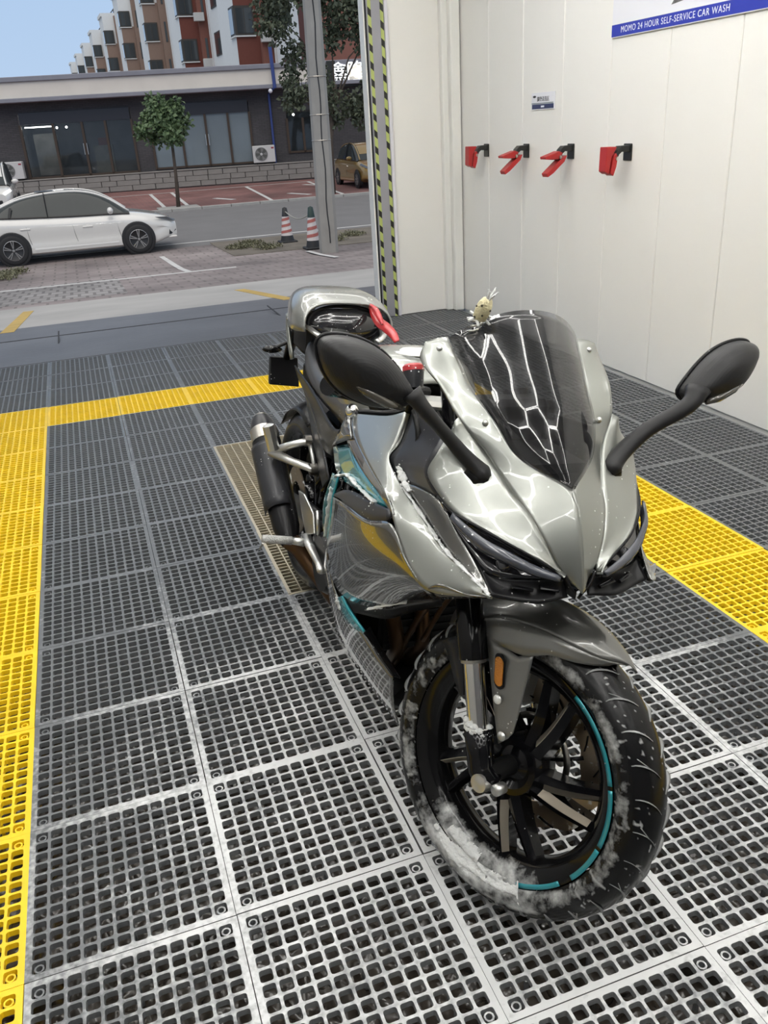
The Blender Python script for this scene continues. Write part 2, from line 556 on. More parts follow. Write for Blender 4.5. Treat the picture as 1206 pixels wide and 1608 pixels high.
def grate_tile(name, m, n=12, size=.3985, mg=.010):
    mb = MB(); p = (size - 2 * mg) / n; bar = .0060; top = 0.0; bot = -.013
    rr = .0048
    for i in range(n):
        for j in range(n):
            ox, oy = -size / 2 + mg + i * p, -size / 2 + mg + j * p
            l, r, b, t = bar / 2, p - bar / 2, bar / 2, p - bar / 2
            hole = []
            for cx, cy, a in ((l, b, 180), (r, b, 270), (r, t, 0), (l, t, 90)):
                mx = cx + (rr if cx == l else -rr); my = cy + (rr if cy == b else -rr)
                for k in (0, 45, 90):
                    an = math.radians(a + k)
                    hole.append((mx + rr * math.cos(an), my + rr * math.sin(an)))
            xa, xb = (-mg if i == 0 else 0), (p + mg if i == n - 1 else p)
            ya, yb = (-mg if j == 0 else 0), (p + mg if j == n - 1 else p)
            sq_ = [(xa, ya), (xb, ya), (xb, yb), (xa, yb)]
            vs = [(ox + x, oy + y, top) for x, y in sq_] + [(ox + x, oy + y, top) for x, y in hole] + \
                 [(ox + x * .94 + p * .03, oy + y * .94 + p * .03, bot) for x, y in hole]
            fs = []
            H = 4; Lw = 16
            for c in range(4):
                k = c * 3; nx = (c + 1) % 4
                fs += [(c, H + k + 1, H + k), (c, H + k + 2, H + k + 1), (c, nx, H + nx * 3, H + k + 2)]
            for k in range(12):
                k2 = (k + 1) % 12
                fs.append((H + k, H + k2, Lw + k2, Lw + k))
            mb.add(vs, fs)
    h = size / 2
    mb.add([(-h, -h, 0), (h, -h, 0), (h, h, 0), (-h, h, 0), (-h, -h, bot), (h, -h, bot), (h, h, bot), (-h, h, bot)],
           [(0, 4, 5, 1), (1, 5, 6, 2), (2, 6, 7, 3), (3, 7, 4, 0)])
    # coupling rings in the corner cells and feet
    for sx in (-1, 1):
        for sy in (-1, 1):
            c = (sx * (h - mg - p * .5), sy * (h - mg - p * .5), -.012)
            mb.lathe([(.0095, -.010), (.0095, .008), (.0062, .008), (.0062, -.010)], c, (0, 0, 1), n=10)
    for fx in (-.13, 0, .13):
        for fy in (-.13, 0, .13):
            mb.box((fx + p / 2 * 0, fy, -.044), (.007, .007, .062))
    return mb.mesh(name, m)

ME_GREY = grate_tile('grating_tile', GREY_TILE)
ME_YEL = grate_tile('grating_tile_yellow', YELLOW_TILE)
for c in range(-3, 8):
    for r in range(-7, 13):
        if c == 2 and 3 <= r <= 6: continue
        yel = (c in (-1, 5) and r <= 9) or (r == 9 and -1 <= c <= 5)
        o = bpy.data.objects.new('yellow_grating_tile' if yel else 'grating_tile', ME_YEL if yel else ME_GREY)
        link(o, floor)
        o.location = (c * .4 + .2 + rng.normal() * .0006, r * .4 + .2 + rng.normal() * .0006, rng.normal() * .0006)
        o.rotation_euler = (rng.normal() * .0012, rng.normal() * .0012, rng.choice([0, math.pi / 2, math.pi, -math.pi / 2]) + rng.normal() * .001)
# steel drain cover let into the floor
dg_ = MB()
x0, x1, y0, y1 = .802, 1.198, 1.202, 2.798
for x in np.linspace(x0 + .004, x1 - .004, 11): dg_.box((x, (y0 + y1) / 2, -.013), (.005, y1 - y0, .026))
for y in np.linspace(y0 + .01, y1 - .01, 66): dg_.box(((x0 + x1) / 2, y, -.010), (x1 - x0, .0045, .012))
for x in (x0, x1): dg_.box((x, (y0 + y1) / 2, -.013), (.010, y1 - y0, .027))
for y in (y0, y1): dg_.box(((x0 + x1) / 2, y, -.013), (x1 - x0 + .01, .010, .027))
for y in np.linspace(y0 + .2, y1 - .2, 4): dg_.box(((x0 + x1) / 2, y, -.050), (x1 - x0, .02, .050))
dro = dg_.build('drain_cover', M['drain'], floor)

def vnoise(x, y, seed=0):
    """smooth value noise on a lattice"""
    xi, yi = np.floor(x).astype(int), np.floor(y).astype(int); fx, fy = x - xi, y - yi
    def hsh(a, b):
        v = np.sin(a * 127.1 + b * 311.7 + seed * 74.7) * 43758.5453; return v - np.floor(v)
    u, v = fx * fx * (3 - 2 * fx), fy * fy * (3 - 2 * fy)
    return (hsh(xi, yi) * (1 - u) + hsh(xi + 1, yi) * u) * (1 - v) + (hsh(xi, yi + 1) * (1 - u) + hsh(xi + 1, yi + 1) * u) * v
# wet stones lying in the pit under the grating
gx_, gy_ = np.meshgrid(np.linspace(-.42, 2.4, 300), np.linspace(-1.3, 1.6, 300), indexing='ij')
hz_ = .6 * vnoise(gx_ * 26, gy_ * 26, 3) + .4 * vnoise(gx_ * 60, gy_ * 60, 4)
hz_ = np.abs(hz_ - .5) * 2
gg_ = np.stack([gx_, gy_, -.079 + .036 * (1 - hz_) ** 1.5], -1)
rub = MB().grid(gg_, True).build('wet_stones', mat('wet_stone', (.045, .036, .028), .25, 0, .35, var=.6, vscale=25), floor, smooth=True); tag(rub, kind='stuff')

def wall_panels(name, x, y0, y1, width, faceside, m=M['white']):
    """wall of upright insulated panels; each panel is a piece with a recessed joint"""
    base = MB().box((x + faceside * .03, (y0 + y1) / 2, ZC / 2 - .04), (.03, y1 - y0, ZC + .08)).build(name, M['whitetrim'])
    tag(base, kind='structure')
    me = MB().bevbox((0, 0, 0), (.028, width - .004, ZC - .003), .004).mesh('wall_panel', m)
    y = y1
    while y > y0 + .01:
        o = bpy.data.objects.new('wall_panel', me); link(o, base)
        o.location = (x + faceside * .012, y - width / 2, ZC / 2)
        if y - width < y0: break
        y -= width
    return base
wall_panels('wall_right', XR, YB, 5.175, .5, 1)
wall_panels('wall_left', XL, YB, YD, .5, -1, mat('wall_grey', (.30, .30, .30), .4, var=.03))  # unseen wall, greyed to keep the bike's black parts dark
o = MB().box(((XR + XL) / 2, YB - .03, ZC / 2), (XR - XL + .2, .06, ZC + .1)).build('wall_back', mat('unseen_wall_dark', (.06, .062, .068), .5, var=.1)); tag(o, kind='structure')  # unseen wall, made dark so the bike's nose reflects less light
o = MB().box(((XR + XL) / 2, (YD + YB) / 2 + .1, ZC + .05), (XR - XL + .3, YD - YB + .5, .1)).build('ceiling', M['ceiling']); tag(o, kind='structure')
# return wall beside the door opening
o = MB().bevbox(((2.70 + XR) / 2, YD + .03, ZC / 2), (XR - 2.70, .09, ZC), .004).build('wall_front', M['white']); tag(o, kind='structure')
MB().bevbox((-.9, YD + .03, ZC / 2), (.68, .09, ZC), .004).build('return_panel', M['white'], o)
MB().bevbox((1.0, YD + .03, 2.85), (3.4, .09, .30), .004).build('lintel_panel', M['white'], o)
# corner trim
o = MB().bevbox((3.13, YD - .045, ZC / 2), (.05, .06, ZC), .006).bevbox((3.19, YD - .075, ZC / 2), (.075, .115, ZC), .008).build('trim_1', M['whitetrim']); tag(o, kind='structure')
# door jamb
jm = MB().bevbox((2.625, YD + .03, ZC / 2), (.13, .12, ZC), .004).build('trim_2', M['alu']); tag(jm, kind='structure')
MB().bevbox((2.5535, YD + .03, ZC / 2), (.013, .10, ZC), .003).build('rubber_seal', mat('seal_black', (.006, .006, .008), .5), jm)
MB().bevbox((2.541, YD + .03, ZC / 2), (.012, .10, ZC), .003).build('seal_edge', M['whitetrim'], jm)
MB().bevbox((2.702, YD - .02, ZC / 2), (.025, .04, ZC), .004).build('jamb_bead', mat('bead_white', (.7, .69, .74), .4), jm)
TAPE = stripe_mat('hazard_tape', (.44, .51, .15), (.012, .013, .008), .112, 2, .9)
for x in (2.580, 2.672):
    MB().box((x, YD - .0315, ZC / 2), (.024, .002, ZC - .002)).build('hazard_tape', TAPE, jm)

# honeycomb LED ceiling lights (what the paint and the windscreen mirror)
S = .78
def hexlight(cx, cy):
    e = empty('honeycomb_light', Matrix.Translation((cx, cy, ZC - .12)))
    for k in range(6):
        a, b = math.radians(60 * k), math.radians(60 * k + 60)
        p, q = np.array([math.cos(a), math.sin(a), 0]) * S * .965, np.array([math.cos(b), math.sin(b), 0]) * S * .965
        MB().tube([p + (q - p) * .02, q - (q - p) * .02], .017, 6).build('led_tube', M['led'], e)
    for k in range(6):
        a = math.radians(60 * k)
        MB().tube([(math.cos(a) * S * .965, math.sin(a) * S * .965, 0), (math.cos(a) * S * .965, math.sin(a) * S * .965, .118)], .006, 5).build('hanger', M['steel'], e)
    return e
names = {}
for i, cx in enumerate((-.17, 1.0, 2.17)):
    for j in range(5):
        cy = -2.35 + j * 1.352 + (.676 if i % 2 else 0)
        if cy > 4.45: continue
        h_ = hexlight(cx, cy)
        tag(h_, 'white honeycomb LED light ring hanging below the bay ceiling', 'light', 'honeycomb ceiling lights')

# ------------------------------------------------------------------ things on the right wall
def wall_sign():
    y0_, y1_, z0_, z1_ = 3.757, 4.045, 1.440, 1.537
    cy, cz = (y0_ + y1_) / 2, (z0_ + z1_) / 2
    e = empty('wall_sign', Matrix.Translation((XR, cy, cz)))
    tag(e, 'small white sign with navy stripe and black characters above red clamp hooks', 'sign')
    MB().bevbox((-.006, 0, 0), (.006, y1_ - y0_, z1_ - z0_), .001).build('plate', M['poster'], e)
    MB().box((-.0095, 0, -.030), (.001, y1_ - y0_ - .018, .026)).build('stripe', M['navy'], e)
    MB().box((-.0095, .005, -.012), (.001, y1_ - y0_ - .018, .008)).build('stripe', mat('print_grey', (.28, .31, .33), .5), e)
    r, u = (0, -1, 0), (0, 0, 1)
    o_ = txt('characters', '脚垫清洗区', .030, (XR - .0095, cy - .005, cz + .010), r, u, M['ink'], e)
    MB().sphere((-.0095, .105, .027), (.001, .022, .007), 10, 4).build('emblem', M['ink'], e)
    MB().box((-.0102, -.0, -.030), (.0006, .04, .010)).build('emblem_mark', M['inkw'], e)
wall_sign()

def banner():
    y1_ = 3.168; y0_ = 1.55; zb = 1.752; 
    e = empty('wall_banner', Matrix.Translation((XR, (y0_ + y1_) / 2, zb)))
    tag(e, 'large white banner with blue lettered band along its bottom edge', 'banner')
    c = (y0_ + y1_) / 2; wd = y1_ - y0_
    MB().bevbox((-.008, 0, .455), (.010, wd, .90), .002).build('board', M['poster'], e)
    zc = 1.790 - zb
    MB().box((-.0135, 0, zc), (.001, wd, .056)).build('blue_band', M['blueprint'], e)
    r, u = (0, -1, 0), (0, 0, 1)
    txt('lettering', 'MOMO 24 HOUR SELF-SERVICE CAR WASH', .041, (XR - .0142, 3.085, 1.790), r, u, M['inkw'], e, align='LEFT', sx=.94, spacing=1.14)
    # lower end of the grey print
    MB().prism([(-.0138, .155 + .16, .10), (-.0138, .10 + .16, .155), (-.0138, .02, .165), (-.0138, .10, .118)], (-.0006, 0, 0)).build('grey_print', mat('print_mid_grey', (.12, .12, .12), .5, var=.8, vscale=40), e)
banner()

def clamp_hook(y, mode, label):
    """spring clamp for hanging floor mats: black wall bracket, two red jaws"""
    e = empty('mat_clamp', Matrix.Translation((XR - .001, y, 1.215)) @ Matrix.Diagonal((.64, 1, 1, 1)))
    tag(e, label, 'clamp', 'red mat clamps on the wall')
    MB().bevbox((-.008, 0, -.012), (.014, .075, .085), .004).build('wall_plate', M['hookblack'], e)
    # bracket arm reaching out from the wall and bending down
    prof = [(-.005, .022), (-.10, .022), (-.135, .002), (-.155, -.035), (-.135, -.045), (-.115, -.02), (-.09, -.008), (-.005, -.012)]
    MB().prism([(x, -.026, z) for x, z in prof], (0, .052, 0)).build('bracket', M['hookblack'], e, bevel=.003)
    if mode == 0:     # jaws hanging straight down
        j1 = [(-.15, .02), (-.245, .022), (-.25, -.10), (-.215, -.115), (-.195, -.03), (-.165, -.0)]
        j2 = [(-.155, -.01), (-.175, -.02), (-.20, -.11), (-.17, -.125), (-.145, -.08), (-.135, -.03)]
    else:             # jaws gaping outwards
        j1 = [(-.12, -.015), (-.16, -.005), (-.305, -.032), (-.30, -.045), (-.225, -.05), (-.16, -.05)]
        j2 = [(-.075, -.03), (-.13, -.045), (-.285, -.125), (-.27, -.145), (-.215, -.125), (-.10, -.065)]
    for k, j in enumerate((j1, j2)):
        MB().prism([(x, -.034, z) for x, z in j], (0, .068, 0)).build('jaw', M['hookred'], e, bevel=.004)
    piv = (-.152, 0, -.038)
    MB().tube([(piv[0], -.045, piv[2]), (piv[0], .045, piv[2])], .010, 10).build('pivot', M['steel'], e)
    MB().lathe([(.017, -.03), (.017, .03)], piv, (0, 1, 0), 12).build('spring', M['hookblack'], e)
    return e
clamp_hook(4.708, 0, 'red clamp with closed jaws nearest the bay corner')
clamp_hook(4.112, 1, 'red clamp with gaping jaws left of the small sign')
clamp_hook(3.556, 1, 'red clamp with gaping jaws below right of the small sign')
clamp_hook(2.971, 0, 'largest red clamp with closed perforated jaws below the banner corner')

# ================================================================== OUTSIDE
def strip(name, ya, yb, xa, xb, m, dz=0.0, thick=.06, seg=None):
    ys = sorted(set([ya, yb] + [y for y in GY if ya < y < yb]))
    mb = MB()
    for a, b in zip(ys[:-1], ys[1:]):
        za, zb_ = zg(a) + dz, zg(b) + dz
        mb.add([(xa, a, za), (xb, a, za), (xb, b, zb_), (xa, b, zb_), (xa, a, za - thick), (xb, a, za - thick), (xb, b, zb_ - thick), (xa, b, zb_ - thick)],
               [(0, 1, 2, 3), (4, 7, 6, 5), (0, 4, 5, 1), (1, 5, 6, 2), (2, 6, 7, 3), (3, 7, 4, 0)])
    o = mb.build(name, m); tag(o, kind='structure'); return o

conc_d = mat('apron_wet_concrete', (.135, .135, .145), .5, var=.35, vscale=1.4, bump=.3, bscale=20)
conc = mat('concrete_apron', (.40, .385, .365), .8, var=.30, vscale=.9, bump=.3, bscale=30)
asph = mat('road_asphalt', (.17, .165, .165), .85, var=.15, vscale=1.2, bump=.4, bscale=60)
pav1 = brick_mat('forecourt_pavers', (.27, .225, .22), (.33, .285, .275), (.20, .175, .165), 1.0, .42, .30, .02, rot=(0, 0, 0))
pav2 = brick_mat('parking_pavers', (.235, .10, .09), (.27, .135, .12), (.17, .10, .095), 1.0, .30, .16, .015)
pav3 = brick_mat('side_pavers', (.30, .28, .27), (.36, .34, .33), (.18, .165, .16), 1.0, .22, .45, .025)
dirt = mat('verge_dirt', (.155, .135, .11), .95, var=.5, vscale=2.5, bump=.8, bscale=20)
linew = mat('road_paint_white', (.58, .57, .55), .7, var=.25, vscale=5)
liney = mat('road_paint_yellow', (.50, .34, .09), .7, var=.35, vscale=4)

apron = strip('threshold_slab', 5.24, 8.15, -14, 26, conc_d)
for k, x in enumerate(np.arange(-6, 16, 1.55)):
    w_ = .012
    MB().box((x + .3 * math.sin(k * 3), 6.35, zg(6.35) + .002), (w_, 1.0, .006)).build('slab_joint', mat('joint_dark', (.05, .05, .055), .9), apron)
MB().box((4, 6.9, zg(6.9) + .001), (36, .02, .006)).build('slab_joint', MATS['joint_dark'], apron)
band_=strip('concrete_band', 8.15, 11.4, -14, 26, conc)
fore_=strip('forecourt', 11.4, 20.3, -14, 30, pav1)
road_=strip('road', 20.3, 29.3, -60, 90, asph, thick=.05)
park_=strip('parking_bays', 29.3, 41.5, -40, 60, pav2, dz=.01, thick=.12)
strip('far_ground', 41.5, 240, -120, 140, dirt)
strip('verge', 17.2, 20.6, 3.4, 30, dirt, dz=.012, thick=.05)
strip('paver_inlay', 11.9, 15.2, -6, .9, pav3, dz=.004, thick=.03)

def line(name, a, b, w, m, dz=.008):
    a, b = np.array(a[:2], float), np.array(b[:2], float)
    d = b - a; n = np.array([-d[1], d[0]]) / np.linalg.norm(d) * w / 2
    k = max(2, int(np.linalg.norm(d) / .7)); G = []
    for t in np.linspace(0, 1, k):
        p = a + d * t; z = zg(p[1]) + dz
        G.append([(*(p - n), z), (*(p + n), z)])
    o = MB().grid(G, True).build(name, m, solid=.006); return o
L_ = []
L_.append(line('yellow_line', (-.47, 7.8), (-.42, 10.7), .13, liney, dz=.004))
L_.append(line('yellow_line', (2.36, 7.7), (2.25, 10.2), .13, liney, dz=.004))
L_.append(line('white_line', (-1.5, 14.9), (3.0, 14.75), .09, linew))
L_.append(line('white_line', (2.03, 18.7), (2.15, 14.8), .11, linew))
L_.append(line('white_line', (4.84, 16.6), (4.80, 14.3), .10, linew, dz=.02))
L_.append(line('white_line', (-40, 21.1), (60, 20.9), .12, linew))
L_.append(line('white_line', (-30, 37.6), (50, 36.9), .11, linew, dz=.02))
for xx, xe in ((3.54, 3.4), (4.41, 4.19), (7.56, 7.06), (10.3, 9.7), (-.4, -.5), (-3.1, -3.1), (14.6, 14.2)):
    L_.append(line('white_line', (xx, 37.2), (xe, 29.6), .13, linew, dz=.02))
for px_, py_ in ((352, 313), (470, 305), (492, 291)):
    g = ground(px_, py_)
    L_.append(line('white_arrow', (g[0] - .25, g[1] + .6), (g[0] + .25, g[1] - .6), .22, linew, dz=.02))
for o in L_:
    y_ = o.data.vertices[0].co.y
    o.parent = band_ if y_ < 11.4 else fore_ if y_ < 20.3 else road_ if y_ < 29.3 else park_
kerb = MB()
for x in np.arange(-40, 60, 1.0):
    kerb.bevbox((x, 29.3, zg(29.3) + .02), (.985, .14, .14), .015)
o = kerb.build('kerb', mat('kerb_stone', (.34, .33, .31), .85, var=.2)); tag(o, kind='structure')

# ---- bollard-striped cones with chain
CONE_STRIPE = None
def traffic_cone(x, y, h, label, stripes):
    z = zg(y) + .012
    e = empty('traffic_cone', Matrix.Translation((x, y, z)))
    tag(e, label, 'cone', 'traffic cones beside the concrete pole')
    blk = mat('cone_black', (.02, .02, .022), .6); grn = mat('cone_dark_green', (.02, .045, .04), .6)
    wht = mat('cone_white', (.66, .60, .58), .6, var=.12, vscale=8); rd = mat('cone_red', (.42, .13, .11), .6, var=.2)
    R = lambda t: .155 * (1 - t) + .05 * t
    MB().bevbox((0, 0, .02), (.40, .40, .04), .012).build('base', blk, e)
    MB().lathe([(R(0) + .004, .04), (R(.2), .2 * h)], (0, 0, 0), (0, 0, 1), 20).build('foot_band', blk, e, smooth=True)
    MB().lathe([(R(.2), .2 * h), (R(.74), .74 * h)], (0, 0, 0), (0, 0, 1), 20).build('body', wht, e, smooth=True)
    MB().lathe([(R(.74) + .003, .74 * h), (R(.97), .97 * h), (.0, h)], (0, 0, 0), (0, 0, 1), 20).build('tip', grn if stripes == 2 else blk, e, smooth=True)
    if stripes:
        for k in range(3):
            G = []
            for a in np.linspace(-2.6, 2.6, 18):
                t0 = .24 + .17 * k + .10 * (a + 2.6) / 5.2
                row = []
                for tt in (t0, t0 + .075):
                    tt = min(tt, .735); r_ = R(tt) + .003
                    ang = a - math.pi / 2 * 1
                    row.append((r_ * math.cos(ang), r_ * math.sin(ang), tt * h))
                G.append(row)
            MB().grid(G).build('red_stripe', rd, e, smooth=True)
    return e
g1, g2 = ground(452, 381), ground(493, 391)
traffic_cone(g1[0], g1[1], .78, 'white and black traffic cone farther from the concrete pole', 1)
traffic_cone(g2[0], g2[1], .86, 'red and white striped traffic cone with dark green tip touching the pole', 2)
P = [(g1[0] + (g2[0] - g1[0]) * t, g1[1] + (g2[1] - g1[1]) * t, zg(g1[1]) + .70 - .14 * math.sin(math.pi * t) + .08 * t) for t in np.linspace(0, 1, 12)]
tag(MB().tube(P, .014, 5).build('chain', mat('chain_pale', (.35, .34, .30), .6)), 'pale chain slung between the two traffic cones', 'chain')

# ---- concrete pole
g = ground(519, 397)
e = empty('utility_pole', Matrix.Translation((g[0], g[1] + .1, g[2])))
tag(e, 'tall tapering grey concrete utility pole at the roadside', 'pole')
PB = mat('pole_concrete', (.30, .285, .26), .85, var=.22, vscale=3, bump=.3, bscale=30)
top = on_y(489, 0, g[1] + .1); lean = (top - np.array([g[0], g[1] + .1, g[2]])); lean = lean / lean[2]
pp = [np.array([0, 0, -.1]) + lean * 0, lean * 2.0, lean * 5.0, lean * 8.5]
mbp = MB()
def pole_sec(rad, cham=.3):
    return [(rad, -rad * cham), (rad, rad * cham), (rad * cham, rad), (-rad * cham, rad), (-rad, rad * cham), (-rad, -rad * cham), (-rad * cham, -rad), (rad * cham, -rad)]
rings = []
for q, rad in zip(pp, (.175, .165, .145, .12)):
    rings.append([(q[0] + a, q[1] + b, q[2]) for a, b in pole_sec(rad, .55)])
for i in range(3):
    mbp.add(rings[i] + rings[i + 1], [(j, (j + 1) % 8, 8 + (j + 1) % 8, 8 + j) for j in range(8)])
mbp.add(rings[3], [tuple(range(8))])
mbp.build('shaft', PB, e)
for h in (2.1, 2.55, 3.2):
    q = lean * h
    MB().lathe([(.185, -.008), (.190, 0), (.185, .008)], q, (0, 0, 1), 20).build('strap', M['steel'], e)
mbp = MB(); mbp.tube([lean * h + np.array([-.02 + .015 * math.sin(h * 5), -.172 + .006 * h, 0]) for h in np.linspace(.2, 6.0, 22)], .014, 6)
mbp.build('cable', mat('cable_black', (.02, .02, .022), .6), e)

# ---- cars
TYRE = mat('car_tyre', (.018, .018, .019), .75)
ALLOY = mat('car_alloy', (.36, .355, .35), .35, .7)
CGLASS = mat('car_glass', (.035, .042, .042), .06, 0, .15, spec=.35)
CDARK = mat('car_trim_black', (.014, .014, .015), .45)
CLAMP = mat('car_headlamp', (.16, .17, .18), .12, .2, .5)
def car_wheel(root, x, y, r, side, spokes=5):
    t = MB().lathe([(r * .62, -.09), (r * .86, -.10), (r * .97, -.08), (r, 0), (r * .97, .08), (r * .86, .10), (r * .62, .09)], (x, y, r), (0, 1, 0), 36).build('tyre', TYRE, root, smooth=True)
    MB().lathe([(r * .66, .086 * side), (r * .64, .079 * side), (.0, .079 * side)], (x, y, r), (0, 1, 0), 36).build('rim_well', CDARK, t, smooth=True)
    MB().lathe([(r * .66, .094 * side), (r * .63, .097 * side), (r * .63, .08 * side)], (x, y, r), (0, 1, 0), 36).build('rim_lip', ALLOY, t)
    for k in range(spokes):
        a = 2 * math.pi * k / spokes + .3
        for da in (-.13, .13):
            d = np.array([math.cos(a + da), 0, math.sin(a + da)]); n = np.array([-d[2], 0, d[0]])
            c = np.array([x, y + .094 * side, r])
            q = [c + d * r * .14 - n * .007, c + d * r * .62 - n * .011, c + d * r * .62 + n * .011, c + d * r * .14 + n * .007]
            MB().prism(q, (0, -.02 * side, 0)).build('spoke', ALLOY, t)
    MB().lathe([(.0, .101 * side), (r * .09, .099 * side), (r * .11, .08 * side)], (x, y, r), (0, 1, 0), 16).build('hub_cap', ALLOY, t)

def make_car(name, label, mw, paint, L, Wd, H, wb, xf, belt, gh, wr=.325, spokes=5, sunroof=False):
    """x forward, near front axle at xf from origin (car centre). belt: [(x, zbelt, halfwidth)], gh: [(x, ztop, halfwidth top)]"""
    e = empty(name, mw); tag(e, label, 'car')
    hw = Wd / 2
    rows = []
    for x, zb, w in belt:
        zl = .20 if abs(x) < L / 2 - .25 else .30
        sh = zb - .10
        rows.append([(x, -w * .30, zb + .015), (x, -w * .80, zb), (x, -w * .955, sh), (x, -w, sh - .12), (x, -w * .985, zl + .28), (x, -w, zl + .12), (x, -w * .94, zl), (x, -w * .5, zl - .02)])
    G = loft(rows, 5, 3)
    mb = MB().grid(G); mb.mirror_y()
    # close nose, tail, top, floor
    def cap(i):
        a = [tuple(q) for q in G[i]]; b = [(q[0], -q[1], q[2]) for q in G[i]][::-1]
        mb.add(a + b, [tuple(range(len(a) * 2))])
    cap(0); cap(-1)
    tp = [[tuple(G[i][0]), (G[i][0][0], -G[i][0][1], G[i][0][2])] for i in range(len(G))]; mb.grid(tp, True)
    bt = [[tuple(G[i][-1]), (G[i][-1][0], -G[i][-1][1], G[i][-1][2])] for i in range(len(G))]; mb.grid(bt)
    body = mb.build('body', paint, e, smooth=True, sharp=45)
    # greenhouse
    zb_at = lambda x: float(np.interp(x, [b[0] for b in belt], [b[1] for b in belt]))
    w_at = lambda x: float(np.interp(x, [b[0] for b in belt], [b[2] for b in belt]))
    g = MB(); Rw = []
    for x, zt, wt, in gh:
        zb = zb_at(x) - .01; wb_ = w_at(x) * .90
        wt_ = min(wt, wb_)
        zt = max(zt, zb + .01)
        Rw.append([(x, -wb_, zb), (x, -(wb_ * .45 + wt_ * .55), zb + (zt - zb) * .55), (x, -wt_ * .96, zb + (zt - zb) * .93), (x, -wt_ * .7, zt), (x, 0, zt + .012)])
    Gg = loft(Rw, 5, 3)
    g.grid(Gg); g.mirror_y(); g.build('cabin_glass', CGLASS, e, smooth=True)
    # roof skin
    k = Gg.shape[1]; i0 = int(len(Gg) * .30); i1 = int(len(Gg) * .80)
    rf = Gg[:, int(k * .64):, :].copy(); rf = rf[i0 - 3:i1 + 3]; rf[:, :, 2] += .006; rf[:, :, 1] *= 1.01
    rb = MB().grid(rf); rb.mirror_y(); rb.build('roof', paint, e, smooth=True)
    # roof rails / cant rails and pillars
    def cant(i, f):
        return Gg[i, int(round(f * (k - 1)))]
    for sgn in (1, -1):
        f = np.array([1, sgn, 1])
        rail = [cant(i, .62) * f + np.array([0, -.006 * sgn, 0.004]) for i in range(len(Gg))]
        MB().tube(rail, [(.03, .03)] * len(rail), 6).build('roof_rail', paint, e, smooth=True)
        sill = [cant(i, 0) * f for i in range(len(Gg))]
        MB().tube(sill, .02, 5).build('window_sill_trim', CDARK, e)
        for fr in (.46,):
            i = int(len(Gg) * fr)
            P_ = [cant(i, q) * f + np.array([0, -.012 * sgn, 0]) for q in (0, .2, .4, .6)]
            MB().tube(P_, [(.05, .012)] * 4, 6, up=(1, 0, 0)).build('door_pillar', CDARK, e)
    fx, rx = xf, xf - wb
    for sgn in (-1, 1):
        for x in (fx, rx):
            y = sgn * (hw - .072)
            car_wheel(e, x, y, wr, sgn, spokes)
            MB().lathe([(wr + .055, .070 * sgn), (wr + .050, .080 * sgn), (wr + .03, .082 * sgn), (0, .074 * sgn)], (x, y, wr + .01), (0, 1, 0), 36).build('wheel_arch', CDARK, e, smooth=True)
        # door mirror, handles, door seams, sill trim, lamps
        mxp = gh[-1][0] - .42; yb = sgn * w_at(mxp) * .97
        mbm = MB().sphere((mxp, yb + sgn * .11, zb_at(mxp) + .07), (.07, .12, .075), 12, 7); mbm.build('door_mirror', paint, e, smooth=True)
        for xx in (fx - .95, rx + .45):
            ya = sgn * (w_at(xx) * 1.0 + .004)
            MB().bevbox((xx - .12, ya, zb_at(xx) - .24), (.22, .022, .035), .008).build('door_handle', paint, e)
        for xx in (fx - .42, (fx + rx) / 2 - .02, rx + .36):
            zt = zb_at(xx) - .05
            P_ = [(xx, sgn * (w_at(xx) * .998 + .0), zt - .15), (xx + .02, sgn * (w_at(xx) * .996), .55), (xx + .06, sgn * (w_at(xx) * .99), .36)]
            MB().tube(P_, .004, 4).build('door_seam', mat('seam_grey', (.16, .16, .155), .6), e)
        MB().tube([(rx + .45, sgn * hw * .985, .30), (fx - .45, sgn * hw * .985, .30)], [(.02, .05)] * 2, 6).build('sill', paint, e)
    return e, body, w_at, zb_at

# white saloon, nose to the right
white = mat('car_paint_white', (.70, .68, .64), .25, 0, 1.0, var=.01)
gold = mat('car_paint_gold', (.36, .23, .07), .3, .5, 1.0, var=.03)
wy = 19.95; cx = -1.06 + 2.71 + .0
mw = Matrix.Translation((.30, wy + .80, zg(20.7)))
belt = [(-2.32, .72, .66), (-2.20, .95, .78), (-1.7, 1.02, .86), (-1.0, .99, .895), (0, .945, .90), (.9, .925, .90), (1.35, .90, .89), (1.75, .83, .86), (2.10, .74, .78), (2.30, .62, .62)]
gh = [(-2.0, 1.03, .55), (-1.55, 1.17, .58), (-1.0, 1.36, .59), (-.35, 1.445, .60), (.3, 1.43, .60), (.8, 1.27, .62), (1.28, .93, .70)]
car, body, wA, zA = make_car('saloon_car', 'white four-door saloon standing side on at the road edge', mw, white, 4.62, 1.80, 1.45, 2.72, 1.39, belt, gh)
